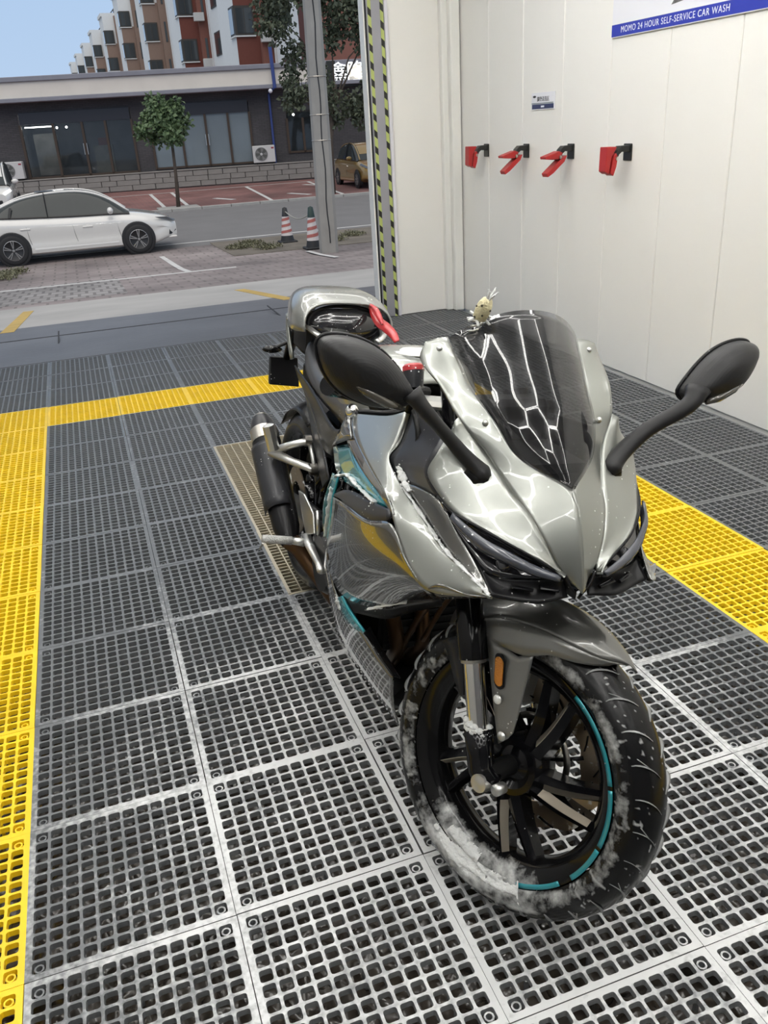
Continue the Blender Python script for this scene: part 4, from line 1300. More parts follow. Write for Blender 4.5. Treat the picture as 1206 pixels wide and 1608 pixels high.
RIMM = tyre_mat(); RIMM.name = 'wet_rim_black'; RIMM.node_tree.nodes['Principled BSDF'].inputs['Roughness'].default_value = .12
fw, ftyre, FC = wheel(True, 0, .293, .112, .2159, True, BK)

def wpt(r_, a, y, c=None):
    c = FC if c is None else c
    return c + np.array([r_ * math.cos(a), y, r_ * math.sin(a)])
# spokes: five swept pairs
for k in range(5):
    for s_, (da, sw) in enumerate(((-10, 20), (10, 20))):
        a1 = math.radians(4 + 72 * k + da); a0 = a1 - math.radians(sw) + math.radians(4 if s_ else -2) * 0
        root, tip = wpt(.052, a0, 0), wpt(.196, a1, 0)
        mid = wpt(.118, (a0 + a1) / 2 + math.radians(3), 0)
        P = cr([root, mid, tip], 5); T = np.gradient(P, axis=0); T /= np.linalg.norm(T, axis=1)[:, None]
        N = np.cross(T, [0, 1, 0])
        hw0, hw1 = .017, .0105
        G = []
        for i, t in enumerate(np.linspace(0, 1, len(P))):
            h = hw0 + (hw1 - hw0) * t; d = .034 - .010 * t
            n = N[i]
            G.append([P[i] - n * h + (0, d * .55, 0), P[i] - n * h * .8 + (0, -d * .6, 0), P[i] + n * h * .35 + (0, -d, 0), P[i] + n * h + (0, -d * .5, 0), P[i] + n * h + (0, d * .55, 0), P[i] - n * h + (0, d * .55, 0)])
        sp_ = small(MB().grid(G), 'spoke', M['blackgloss'], fw, True, smooth=False)
        # machined face on one flank
        G2 = [[g_[2] + (0, -.0012, 0), g_[3] + (0, -.0012, 0) + N[i] * .001] for i, g_ in enumerate(G)]
        if s_ == 0: small(MB().grid(G2[2:-1]), 'machined_face', M['tan'], fw, True, smooth=False, solid=.001)
# hub with carrier bores
small(MB().lathe([(.0, -.030), (.018, -.030), (.034, -.022), (.046, -.034), (.058, -.034), (.062, -.020), (.062, .03), (.05, .045), (.0, .05)], FC, (0, 1, 0), 36), 'hub', M['blackgloss'], fw, True, sharp=40)
small(MB().lathe([(.020, -.032), (.020, -.100), (.0, -.100)], FC, (0, 1, 0), 20), 'axle', M['rubber'], fw, True, sharp=40)
# teal rim stripe on the right flank of the rim, broken at the joint decals
for a0, a1 in ((-64, -38), (-30, -8), (-6, 22), (24, 66)):
    G = []
    for a in np.linspace(math.radians(a0), math.radians(a1), 16):
        G.append([wpt(.2245, a, -.0475), wpt(.2155, a, -.0462)])
    small(MB().grid(G), 'rim_stripe', M['teal'], fw, True, solid=.0012)
# brake disc with wave edge on the left side
G0 = []
nseg = 120; mb = MB(); Y0 = .062
inn = .098
for side in (0, 1):
    yy = Y0 + .005 * side
    for i in range(nseg):
        a = 2 * math.pi * i / nseg; mb.v.append(tuple(wpt(inn + .003 * math.cos(9 * a), a, yy))); mb.v.append(tuple(wpt(.150 + .0045 * math.cos(9 * a), a, yy)))
for i in range(nseg):
    j = (i + 1) % nseg
    mb.f += [(2 * i, 2 * i + 1, 2 * j + 1, 2 * j), (2 * nseg + 2 * i, 2 * nseg + 2 * j, 2 * nseg + 2 * j + 1, 2 * nseg + 2 * i + 1),
             (2 * i + 1, 2 * nseg + 2 * i + 1, 2 * nseg + 2 * j + 1, 2 * j + 1), (2 * i, 2 * j, 2 * nseg + 2 * j, 2 * nseg + 2 * i)]
disc = small(mb, 'brake_disc', M['disc'], fw, True, smooth=False)
for i in range(9):                              # drilled slots, seen as dark foam-edged holes
    for rr_, dl in ((.118, 0), (.136, 18)):
        a = math.radians(40 * i + dl)
        P = [wpt(rr_ + .009 * t, a + .11 * t, Y0 - .0008) for t in (-1, 0, 1)]
        small(MB().tube(P, [(.0045, .0012)] * 3, 8), 'disc_slot', M['rubber'], fw, True)
for i in range(5):
    a = math.radians(72 * i + 15)
    small(MB().tube([wpt(.045, a, Y0 - .004), wpt(.104, a + .2, Y0)], [(.010, .004), (.007, .004)], 8), 'disc_carrier', M['blackgloss'], fw, True)
small(MB().lathe([(.072, Y0 - .02), (.085, Y0 - .02), (.085, Y0 - .017), (.072, Y0 - .017)], FC, (0, 1, 0), 48, closed=True), 'sensor_ring', M['steel'], fw, True)
# foam clinging to wheel: patches of soap on the sidewall and rim (real lumps)
PROF = []
for t in np.linspace(.55, 1, 24):
    a = t * math.radians(108); PROF.append((.293 - .056 * .92 * (1 - math.cos(a)) * .98, .056 * math.sin(a) if a < math.pi / 2 else .056 * (1 - .5 * (a - math.pi / 2))))
PROF.append((.2159 - .006, .045)); PROF.append((.185, .036))
PR = np.array(sorted(PROF))
def foam_blanket(a0, a1, r0, r1, thick, cover, seed, na=380, nr=40, m='foam'):
    """skin of soap foam on the right flank of wheel and tyre, ragged where the noise runs out"""
    A, Rr = np.meshgrid(np.radians(np.linspace(a0, a1, na)), np.linspace(r0, r1, nr), indexing='ij')
    X, Z = A * Rr.mean() * 60, Rr * 60
    n = .62 * vnoise(X * .28, Z * .8, seed) + .28 * vnoise(X * .8, Z * 1.6, seed + 1) + .10 * vnoise(X * 2.6, Z * 3.4, seed + 2)
    e_ = np.minimum(np.linspace(0, 1, nr), np.linspace(1, 0, nr))[None] * 2; ea = np.minimum(np.linspace(0, 1, na), np.linspace(1, 0, na))[:, None] * 6
    h = n + cover - 1 + .25 * np.minimum(e_, 1) * np.minimum(ea, 1)
    y = -np.interp(Rr, PR[:, 0], PR[:, 1])
    hh = np.clip(h, 0, .35) / .35
    mb = MB()
    for i in range(na):
        for j in range(nr):
            mb.v.append(tuple(wpt(Rr[i, j], A[i, j], y[i, j] + .003 - (.0035 + thick * hh[i, j] ** .5) * (hh[i, j] > 0))))
    for i in range(na - 1):
        for j in range(nr - 1):
            if min(h[i, j], h[i + 1, j], h[i, j + 1], h[i + 1, j + 1]) > -.015: mb.f.append((i * nr + j, i * nr + j + 1, (i + 1) * nr + j + 1, (i + 1) * nr + j))
    o = small(mb, 'foam_skin', M['foam'] if m == 'foam' else mat('thin_foam', (.20, .205, .20), .5, 0, var=.85, vscale=38), ftyre, True); tag(o, kind='stuff'); return o
foam_blanket(-126, -62, .212, .258, .006, .34, 1)
foam_blanket(-112, -88, .184, .214, .009, .40, 9)
# foam caught in the tread grooves
mb = MB()
def tyre_pt(a, phi):
    hw = .056; rr_ = .293 - hw * .92 * (1 - math.cos(phi)) * .98 + .0003
    return wpt(rr_, a, -hw * 1.0 * math.sin(phi) * 1.01)
for i in range(30):
    a = math.radians(12 * i)
    for sgn in (1, -1):
        P = []
        for t in np.linspace(0, 1, 8):
            phi = sgn * (.12 + .95 * t); P.append(tyre_pt(a + math.radians(sgn * 3 + 13 * t - 7 * t * t), phi))
        mb.tube(P, [(.0020 + .0046 * math.sin(math.pi * t) ** 1.5, .0005) for t in np.linspace(0, 1, 8)], 5)
        if i % 2 == 0:
            P = [tyre_pt(a + math.radians(7 + 4 * t), sgn * (.5 + .35 * t)) for t in np.linspace(0, 1, 4)]
            mb.tube(P, [(.0015, .0008)] * 4, 4)
o = small(mb, 'tread_groove', mat('foam_filled_groove', (.26, .265, .265), .5, 0, var=.95, vscale=22), ftyre, True)

# ---------------------------------------------------------------- fork, fender, caliper
def fork_pt(y, s): return np.array([-.016, y, .293]) + SA * s
for sg in (-1, 1):
    y = sg * .100
    up_ = small(MB().tube([fork_pt(y, .205), fork_pt(y, .275), fork_pt(y, .28), fork_pt(y, .72)], [.0285, .0285, .0255, .0255], 20), 'fork_tube', M['blackgloss'], BK, True, sharp=50)
    small(MB().tube([fork_pt(y, .07), fork_pt(y, .215)], .0195, 20), 'stanchion', M['chrome'], up_, True, sharp=50)
    small(MB().tube([fork_pt(y, .198), fork_pt(y, .207)], .024, 20), 'dust_seal', M['steel'], up_, True, sharp=50)
    small(MB().tube([fork_pt(y, .075), fork_pt(y, .03), fork_pt(y, -.0), np.array([0, y, .285]), np.array([.004, y, .262])], [.027, .026, .026, .028, .018], 16), 'fork_foot', M['blackgloss'], up_, True)
    small(MB().lathe([(.0, sg * .129), (.009, sg * .129), (.013, sg * .127), (.017, sg * .127), (.019, sg * .110)], AXL + np.array([.002, 0, -.012]), (0, 1, 0), 20), 'axle_cap', M['silver'], up_, True, sharp=40)
    small(MB().tube([np.array([.035, y * .95, .285]), np.array([.035, y * 1.18, .285])], .011, 12), 'pinch_bolt', M['silver'], up_, True)
    if sg < 0:
        mbf = MB(); r_ = np.random.default_rng(8)
        for i in range(60):
            a = r_.random() * 6.28; mbf.sphere(fork_pt(y, .072 + .014 * r_.random()) + np.array([math.cos(a) * .022, math.sin(a) * .022, 0]), (.007, .007, .004 + .003 * r_.random()), 8, 5)
        tag(small(mbf, 'foam_collar', M['foam'], up_, True), kind='stuff')
# caliper on the left leg
cal = small(MB().bevbox((-.085, .085, .42), (.075, .07, .11), .012), 'brake_caliper', M['silver'], BK, True, smooth=False)
small(MB().bevbox((-.085, .122, .42), (.05, .01, .08), .004), 'caliper_cover', M['steel'], cal, True, smooth=False)
small(MB().tube([fork_pt(.1, .5), fork_pt(.12, .35), np.array([-.10, .10, .47])], .006, 8), 'brake_hose', M['rubber'], cal, True)

# fender: crown shell hugging the tyre with a pointed front
FEN = ((60, .006, .322), (66, .040, .324), (76, .064, .327), (90, .074, .329), (104, .080, .328), (118, .078, .322), (134, .066, .318))
rows = []
for a_, wd_, rc in FEN:
    a = math.radians(a_); row = []
    for t in np.linspace(-1, 1, 11):
        rr_ = rc - .040 * (abs(t) ** 2.2) * (wd_ / .08); row.append(wpt(rr_, a + math.radians(3.5) * abs(t) * (1 if a_ < 80 else 0), wd_ * t))
    rows.append(row)
fen = small(MB().grid(loft(rows, 4, 2)), 'front_fender', mat('paint_fender', (.13, .13, .122), .36, .7, .8, var=.03, foam=(.80, 20, .3)), BK, True, solid=.003)
# fender flanks: front wing edge and fork plate (right and left)
for sg in (-1, 1):
    f = np.array([1, -sg, 1]) if sg > 0 else np.array([1, 1, 1])
    A = [sq(764, 998, -.086), sq(813, 1031, -.088), sq(838, 1032, -.086), sq(868, 1030, -.076)]
    pts = [sq(764, 998, -.090), sq(770, 1060, -.096), sq(776, 1120, -.100), sq(782, 1168, -.102)]
    pt2 = [sq(813, 1031, -.090), sq(808, 1075, -.096), sq(803, 1120, -.100), sq(797, 1160, -.102)]
    pt3 = [sq(838, 1026, -.086), sq(826, 1075, -.092), sq(815, 1120, -.096), sq(805, 1152, -.100)]
    G = loft([[p_ * f for p_ in pts], [p_ * f for p_ in pt2], [p_ * f for p_ in pt3]], 4, 4, True)
    pl_ = small(MB().grid(G, sg > 0), 'fender_plate', mat('paint_mid_grey', (.20, .20, .19), .38, .6, .6, var=.03, foam=(.80, 20, .3)), fen, True, solid=.003)
    # flank from the crown edge down to the traced lower outline
    sh0 = []
    for a_, wd_, rc in FEN:
        sh0.append((wpt(rc - .040 * (wd_ / .08), math.radians(a_ + (3.5 if a_ < 80 else 0)), -wd_)) * f)
    sh1 = [sq(970, 1039, -.006) * f, sq(945, 1045, -.034) * f, sq(903, 1040, -.060) * f, sq(862, 1029, -.078) * f, sq(824, 1030, -.088) * f, sq(786, 1013, -.090) * f, sq(752, 990, -.088) * f]
    small(MB().grid(loft([sh0, sh1], 3, 3, True), sg < 0), 'fender_flank', MATS['paint_mid_grey'], fen, True, solid=.003)
    # rear splash piece
    rp = [[sq(694, 1006, -.066) * f, sq(704, 1030, -.068) * f, sq(712, 1062, -.07) * f, sq(721, 1092, -.072) * f],
          [sq(718, 998, -.075) * f, sq(724, 1030, -.076) * f, sq(727, 1062, -.077) * f, sq(727, 1092, -.076) * f]]
    small(MB().grid(loft(rp, 2, 3)), 'splash_guard', M['darkgrey'], fen, True, solid=.004)
    c = sq(785, 1054, -.0985) * f
    pr = []
    for t in np.linspace(0, 2 * math.pi, 24, endpoint=False):
        x_ = .0092 * math.cos(t); z_ = .0092 * math.sin(t) + math.copysign(.0165, math.sin(t)); pr.append(c + np.array([x_ - z_ * .28, 0, z_]))
    small(MB().prism(pr, (0, sg * .005, 0)), 'side_reflector', M['amber'], fen, True, smooth=False, bevel=.001)
    pr2 = [c + (p_ - c) * 1.22 for p_ in pr]
    small(MB().prism([p_ - np.array([0, sg * .001, 0]) for p_ in pr2], (0, sg * .0035, 0)), 'reflector_bezel', M['black'], fen, True, smooth=False)
    for px_, py_ in ((782, 1098), (788, 1156)):
        b_ = sq(px_, py_, -.102) * f
        small(MB().lathe([(0, -.004 * -sg), (.006, -.004 * -sg), (.009, .0)], b_ + np.array([0, sg * .002, 0]), (0, 1, 0), 14), 'plate_bolt', M['silver'], fen, True)

# ---------------------------------------------------------------- upper fairing
nose_in = Q((703, 529, .136), (722, 570, .128), (739, 607, .120), (778, 663, .100), (809, 714, .078), (850, 742, .0435), (900, 769, 0), (908, 800, 0), (914, 850, 0), (916, 900, 0), (915, 933, 0))
nose_out = Q((668, 536, .180), (660, 565, .192), (692, 604, .176), (720, 655, .158), (758, 706, .122), (784, 743, .104), (806, 775, .090), (831, 806, .076), (856, 850, .058), (878, 890, .037), (897, 920, .014))
for i in range(6, 11): nose_in[i][1] = 0.0
rowsN = [nose_in, [a + (b - a) * .5 + np.array([.004, 0, .003]) for a, b in zip(nose_in, nose_out)], nose_out]
G = relax(loft(rowsN, 5, 5), 45)
mb = MB().grid(G, True); mb.mirror_y()
nose = mb.build('upper_fairing', M['paint'], BK, smooth=True, solid=.004)
cheek_in = nose_out[3:] ; 
ci = [nose_out[3], nose_out[4], nose_out[5], nose_out[6], nose_out[7], nose_out[8], nose_out[9], q(888, 906, .030)]
co = Q((708, 676, .170), (686, 712, .200), (671, 742, .2155), (688, 775, .205), (711, 803, .190), (756, 828, .1565), (812, 859, .109), (886, 904, .0324))
panel('cheek_fairing', [ci, co], M['paint'], bulge=.014, nu=5, nv=5, smooth_it=30)
panel('nose_chin', [Q((886, 904, .032), (894, 922, .022), (905, 932, .008)), Q((878, 908, .030), (888, 930, .018), (903, 942, .004))], M['black'])
# small wing-shaped vent print on the left cheek: teal tip and dark slot
for sgn in (1, -1):
    a, b = q(776, 800, .118), q(796, 833, .108)
    sl = MB().tube([a * [1, sgn, 1] + np.array([.004, -.004 * sgn, .004]), b * [1, sgn, 1] + np.array([.005, -.004 * sgn, .004])], [(.004, .0015), (.0015, .001)], 8)
    sl.build('vent_slot', M['black'], BK, smooth=True)

# headlights
for sgn in (1, -1):
    F = np.array([1, sgn, 1])
    top = Q((688, 778, .203), (711, 804, .189), (756, 829, .1555), (806, 857, .113), (850, 882, .069), (886, 905, .031))
    bot = Q((690, 786, .200), (708, 822, .188), (742, 872, .166), (768, 902, .146), (820, 909, .095), (884, 910, .033))
    md = [(a + b) / 2 + np.array([-.012, .010, 0]) for a, b in zip(top, bot)]
    G = loft([[p_ * F for p_ in r_] for r_ in (top, md, bot)], 4, 4)
    hl = MB().grid(G, sgn < 0).build('headlight', M['lens'], BK, smooth=True, solid=.004)
    d0 = Q((712, 806, .188), (738, 829, .171), (764, 848, .150), (802, 869, .117), (842, 890, .077), (880, 905, .037))
    d1 = Q((709, 812, .187), (735, 840, .171), (758, 863, .152), (802, 884, .117), (842, 901, .076), (878, 908, .037))
    off = np.array([.006, -.004, .002])
    dm = [(a + b) / 2 + np.array([.006, -.004, 0]) for a, b in zip(d0, d1)]
    G = loft([[(p_ + off) * F for p_ in r_] for r_ in (d0, dm, d1)], 3, 4)
    MB().grid(G, sgn < 0).build('light_guide', M['drl'], hl, smooth=True, solid=.004)
    # projector lens inside
    c = q(790, 893, .128) * F
    MB().lathe([(0, .008), (.008, .006), (.012, 0), (.014, -.006)], c + np.array([-.008, .006 * sgn, 0]), (1, -.25 * sgn, 0), 20).build('projector', mat('projector_glass', (.03, .03, .035), .04, 0, 1.0), hl, smooth=True)
    # brow edge
    MB().tube([p_ * F + np.array([.002, -.002 * sgn, 0]) for p_ in cr(top, 4)], .0028, 6).build('brow_trim', M['black'], hl, smooth=True)
    lo = Q((742, 874, .166), (768, 903, .146), (820, 910, .095), (884, 911, .033))
    l2 = Q((772, 934, .155), (796, 940, .128), (846, 946, .078), (892, 938, .02))
    panel('intake_trim', [lo, l2], M['black'], side='right' if sgn > 0 else 'left', bulge=-.012)
    for a_, b_ in (((800, 918, .118), (835, 925, .085)), ((845, 920, .072), (875, 926, .04))):
        P = [q(*a_) * F + np.array([.005, 0, 0]), q(*b_) * F + np.array([.005, 0, 0])]
        MB().tube(P, [(.007, .003), (.004, .003)], 8).build('intake_slot', M['blackgloss'], hl)

# windscreen
ed = Q((705, 530, .136), (724, 571, .128), (741, 608, .120), (780, 664, .100), (811, 715, .078), (852, 743, .0435), (899, 766, .003))
ce = [q(835, 487, 0), q(851, 545, 0), q(864, 595, 0), q(878, 645, 0), q(888, 695, 0), (q(895, 738, 0)), q(900, 767, 0)]
G = []
for e_, c_ in zip(cr(ed, 4), cr(ce, 4)):
    row = []
    for u in np.linspace(-1, 1, 17):
        p_ = c_ + (e_ - c_) * (abs(u) ** 2.3); p_ = np.array([p_[0], 0, p_[2]]); p_[1] = -abs(e_[1]) * abs(u) * (1 if u < 0 else -1); row.append(p_)
    G.append(row)
# rounded top corners
G = np.array(G)
ws_ = MB().grid(G, True).build('windscreen', M['screen'], BK, smooth=True, solid=.003)
for px_, py_, w_ in ((690.7, 549.7, .155), (762.6, 665.8, .113)):
    for sgn in (1, -1):
        p_ = q(px_, py_, w_) * [1, sgn, 1] + np.array([.004, -.003 * sgn, .003])
        MB().sphere(p_, (.0055, .0055, .0055), 10, 6).build('screen_bolt', M['silver'], BK, smooth=True)
# instrument pod and stay behind the screen
MB().bevbox((-.23, 0, .90), (.06, .18, .10), .012).build('instrument_pod', M['black'], BK)
MB().bevbox((-.10, 0, .86), (.16, .16, .05), .012).build('screen_stay', M['black'], BK)
MB().bevbox((-.05, 0, .76), (.14, .14, .14), .02).build('headlight_bucket', M['rubber'], BK)

# ---------------------------------------------------------------- mirrors
def mirror(sgn):
    F = np.array([1, sgn, 1]); XM = -.055
    ol = [(503, 546), (507, 536), (520, 530), (545, 530), (575, 538), (602, 553), (624, 575), (640, 598), (652, 622), (640, 636), (620, 641), (590, 640), (560, 630), (536, 616), (518, 594), (507, 568)]
    def pl(px, py):
        # head plane: outer edge swept back
        p_ = qx(px, py, XM)
        for _ in range(3): p_ = qx(px, py, XM - .10 * (-p_[1] - .33))
        return p_
    O = np.array([pl(*a) for a in ol]); O = cr(np.vstack([O, O[:1]]), 3)[:-1]
    c = O.mean(0)
    rings = []
    for s_, dx in [(1.0, -.026), (1.012, -.014)] + [(math.cos(t_), .044 * math.sin(t_) - .004) for t_ in np.linspace(0.05, 1.50, 14)]:
        rings.append([(c + (p_ - c) * s_ + np.array([dx, 0, .004 * (1 - s_)])) * F for p_ in O])
    n = len(O); mb = MB()
    for a, b in zip(rings[:-1], rings[1:]):
        mb.add(a + b, [(i, (i + 1) % n, n + (i + 1) % n, n + i) for i in range(n)])
    mb.add(rings[-1], [tuple(range(n))])
    h = mb.build('mirror', M['satin'], BK, smooth=True, sharp=50)
    MB().add([p_ for p_ in rings[0]], [tuple(range(n))[::-1]]).build('mirror_glass', M['glass'], h)
    lip = [(c + (p_ - c) * 1.02) * F + np.array([-.020, 0, 0]) for p_ in O]
    MB().tube(lip + lip[:2], .0035, 6, cap=False).build('mirror_rim', M['black'], h, smooth=True)
    # amber-smoked indicator lens in the lower edge
    ind = [pl(a, b) + np.array([.026, 0, 0]) for a, b in ((541, 590), (570, 610), (600, 626), (622, 634))]
    MB().tube([p_ * F for p_ in ind], [(.004, .004), (.012, .008), (.011, .008), (.003, .004)], 10).build('indicator_lens', mat('indicator_lens', (.06, .055, .045), .12, 0, 1.0), h, smooth=True)
    MB().sphere((pl(551, 584) + np.array([.030, 0, 0])) * F, .004, 8, 5).build('mirror_screw', M['rubber'], h, smooth=True)
    # stalk
    st_ = [pl(640, 612) + np.array([.016, 0, 0]), q(668, 645, .258), q(700, 682, .205), q(728, 714, .165), q(752, 738, .136), q(766, 752, .122)]
    st_ = cr(st_, 3)
    rad_ = np.interp(np.linspace(0, 1, len(st_)), [0, .10, .35, .7, .88, 1], [.023, .0172, .0142, .0175, .022, .013])
    MB().tube([p_ * F for p_ in st_], [(r_, r_ * .72) for r_ in rad_], 14).build('mirror_stalk', M['satin'], h, smooth=True)
    bs = cr([q(738, 727, .150), q(754, 742, .132), q(768, 755, .118)], 3)
    MB().tube([p_ * F + np.array([-.006, 0, -.006]) for p_ in bs], [(r_, r_ * .8) for r_ in np.interp(np.linspace(0, 1, len(bs)), [0, .5, 1], [.020, .030, .020])], 14).build('stalk_boot', M['black'], h, smooth=True)
mirror(1); mirror(-1)

# ---------------------------------------------------------------- side fairing
S1i = Q((645, 644, .13), (627, 694, .17), (611, 718, .195), (629, 758, .207), (665, 812, .205), (700, 864, .195), (740, 905, .178), (773, 938, .159))
S1o = Q((556, 643, .15), (556, 680, .19), (582, 735, .222), (612, 788, .242), (619, 822, .246), (636, 880, .246), (672, 928, .230), (764, 939, .165))
panel('side_fairing', [S1i, S1o], M['paint'], bulge=.008, nu=5, nv=5, smooth_it=25)
panel('fairing_edge', [S1o[:5], Q((547, 652, .156), (544, 690, .192), (566, 735, .224), (592, 770, .238), (612, 803, .240))], M['paint_gloss'], th=.003)
panel('headlight_surround', [Q((655, 764, .200), (688, 786, .198), (720, 842, .184), (750, 890, .166), (771, 931, .157)), Q((630, 757, .207), (665, 812, .205), (700, 864, .195), (740, 905, .178), (773, 938, .159))], M['paint_gloss'], th=.003)
panel('inner_panel', [Q((646, 645, .128), (674, 654, .140), (704, 682, .165)), Q((630, 695, .168), (655, 700, .175), (688, 710, .192)), Q((613, 720, .193), (640, 730, .195), (671, 743, .210)), Q((628, 754, .205), (655, 764, .200), (690, 782, .200))], M['darkgrey'])
panel('teal_panel', [Q((553, 696, .185), (566, 735, .214), (592, 772, .228), (611, 798, .234)), Q((523, 702, .172), (530, 745, .200), (560, 768, .222), (600, 797, .233))], M['teal'])
panel('air_scoop', [Q((521, 777, .212), (546, 769, .226), (580, 785, .237), (613, 801, .243)), Q((538, 786, .236), (556, 800, .250), (588, 818, .254), (612, 812, .248)), Q((540, 795, .236), (560, 810, .244), (590, 826, .246), (611, 822, .240))], M['darkgrey'])
panel('teal_blade', [Q((522, 742, .198), (508, 788, .203), (507, 828, .203), (516, 853, .203)), Q((531, 748, .212), (521, 790, .217), (520, 825, .216), (518, 853, .206))], M['teal'], bulge=.003)
S2 = [Q((523, 780, .220), (543, 793, .245), (575, 816, .254), (613, 823, .250), (636, 880, .248), (668, 928, .232)),
      Q((519, 822, .224), (538, 850, .250), (574, 872, .256), (612, 893, .252), (642, 918, .240), (676, 934, .222)),
      Q((512, 862, .222), (520, 905, .226), (545, 940, .220), (602, 956, .200), (639, 947, .190), (692, 941, .178))]
panel('lower_fairing', S2, M['paint_gloss'], nu=6, nv=5)
panel('fairing_lip', [Q((668, 928, .231), (690, 919, .222), (732, 935, .190), (771, 939, .162)), Q((690, 941, .190), (706, 941, .186), (740, 940, .174), (771, 941, .158))], M['paint_gloss'], th=.003)
S3 = [Q((512, 860, .223), (520, 905, .224), (531, 940, .216), (570, 994, .195), (593, 1030, .180), (616, 1062, .165)),
      Q((509, 885, .205), (517, 930, .202), (530, 975, .192), (562, 1030, .172), (590, 1072, .155), (616, 1104, .138)),
      Q((508, 900, .170), (518, 945, .165), (533, 999, .150), (573, 1066, .125), (600, 1105, .110), (624, 1136, .098))]
panel('belly_pan', S3, M['paint_gloss'], nu=5, nv=5)
panel('teal_flash', [Q((530, 938, .219), (536, 962, .214), (552, 984, .205), (570, 995, .197)), Q((536, 936, .222), (548, 958, .213), (560, 976, .206), (571, 992, .199))], M['teal'], th=.005)
panel('arch_return', [Q((545, 941, .220), (602, 957, .199), (639, 948, .189), (692, 942, .177)), Q((556, 962, .190), (606, 972, .165), (645, 962, .150), (694, 952, .145))], M['black'], th=.003)
panel('belly_return', [S3[0][3:], Q((580, 985, .165), (604, 1028, .150), (628, 1066, .130))], M['black'], th=.003)
# foam lumps in seams of the fairing
def foam_run(pts, n, seed, mn, mx_, off=(0, -.003, .003), name='foam_line'):
    """bead of foam lying in a seam, with bubbles"""
    r_ = np.random.default_rng(seed); P = cr([q(*a) for a in pts], 16) + np.array(off); mb = MB()
    k = len(P); wv = np.interp(np.linspace(0, k, k), np.linspace(0, k, k // 3 + 2), r_.random(k // 3 + 2))
    rad = mn + (mx_ - mn) * wv
    mb.tube(P + r_.normal(size=P.shape) * mn * .4, [(a * 1.5, a * .6) for a in rad], 8)
    for i in range(n // 3):
        p_ = P[int(r_.integers(len(P)))] + r_.normal(size=3) * mx_ * 1.1; s_ = mn * .4 + mn * r_.random()
        mb.sphere(p_, (s_, s_ * .6, s_ * .6), 6, 4)
    o = mb.build(name, M['foam'], BK, smooth=True); tag(o, kind='stuff'); return o
foam_run(((632, 762, .207), (665, 812, .205), (700, 864, .195), (740, 905, .178), (771, 936, .159)), 420, 21, .0012, .0036)
foam_run(((628, 735, .2), (634, 752, .204), (645, 775, .206)), 60, 22, .002, .006)
foam_run(((530, 750, .206), (548, 748, .212), (566, 768, .225), (590, 790, .235)), 150, 23, .002, .006)
foam_run(((512, 845, .207), (518, 800, .214), (523, 768, .212)), 60, 24, .0015, .005)
foam_run(((530, 940, .224), (534, 955, .22)), 30, 25, .002, .006)
foam_run(((602, 957, .202), (580, 958, .21), (640, 947, .192)), 50, 26, .001, .003)

# ---------------------------------------------------------------- tank, seats, tail
secs = [(-.555, .090, .895, .78), (-.60, .135, .930, .772), (-.68, .154, .943, .765), (-.78, .148, .934, .755), (-.87, .122, .885, .75), (-.93, .10, .84, .75)]
rows = []
for x, w_, zt, zs in secs:
    rows.append([(x, -w_ * .92, zs), (x, -w_, zs + (zt - zs) * .45), (x, -w_ * .86, zs + (zt - zs) * .82), (x, -w_ * .5, zt - .004), (x, 0, zt), (x, w_ * .5, zt - .004), (x, w_ * .86, zs + (zt - zs) * .82), (x, w_, zs + (zt - zs) * .45), (x, w_ * .92, zs)])
G = loft(rows, 4, 3); tank = MB().grid(G).build('fuel_tank', M['paint'], BK, smooth=True, solid=.004)
c = q(652, 552, 0) + np.array([0, 0, -.002])
MB().lathe([(0, .010), (.030, .010), (.036, .006), (.040, -.004)], c, (-.12, 0, 1), 28).build('fuel_cap', mat('fuel_cap_white', (.70, .72, .72), .35, .3), tank, smooth=True, sharp=40)
MB().lathe([(.040, .003), (.052, .003), (.054, -.004)], c, (-.12, 0, 1), 28).build('cap_ring', M['silver'], tank, smooth=True)
# rider seat with side skirts
rows = []
for x, w_, zt, zs in ((-.655, .160, .842, .762), (-.78, .146, .835, .755), (-.92, .136, .815, .75), (-1.05, .130, .816, .755), (-1.16, .120, .840, .77), (-1.215, .110, .865, .79)):
    rows.append([(x, -w_, zs), (x, -w_ * 1.0, zs + (zt - zs) * .5), (x, -w_ * .86, zt - .008), (x, -w_ * .4, zt), (x, 0, zt), (x, w_ * .4, zt), (x, w_ * .86, zt - .008), (x, w_, zs + (zt - zs) * .5), (x, w_, zs)])
seat = MB().grid(loft(rows, 4, 3)).build('rider_seat', M['seat'], BK, smooth=True, solid=.006)
panel('seat_side_cover', [Q((462, 574, .130), (490, 612, .142), (520, 668, .170), (536, 674, .180)), Q((467, 592, .112), (489, 640, .128), (506, 700, .146), (521, 716, .168))], M['black'])
panel('side_frame_cover', [Q((467, 592, .110), (489, 640, .126), (506, 700, .144), (516, 752, .160)), Q((478, 610, .090), (486, 660, .100), (496, 715, .115), (506, 765, .130))], M['darkgrey'])
panel('tank_side_trim', [Q((536, 674, .18), (545, 655, .175), (549, 648, .16)), Q((524, 700, .174), (545, 692, .19), (554, 690, .195))], M['paint_gloss'])
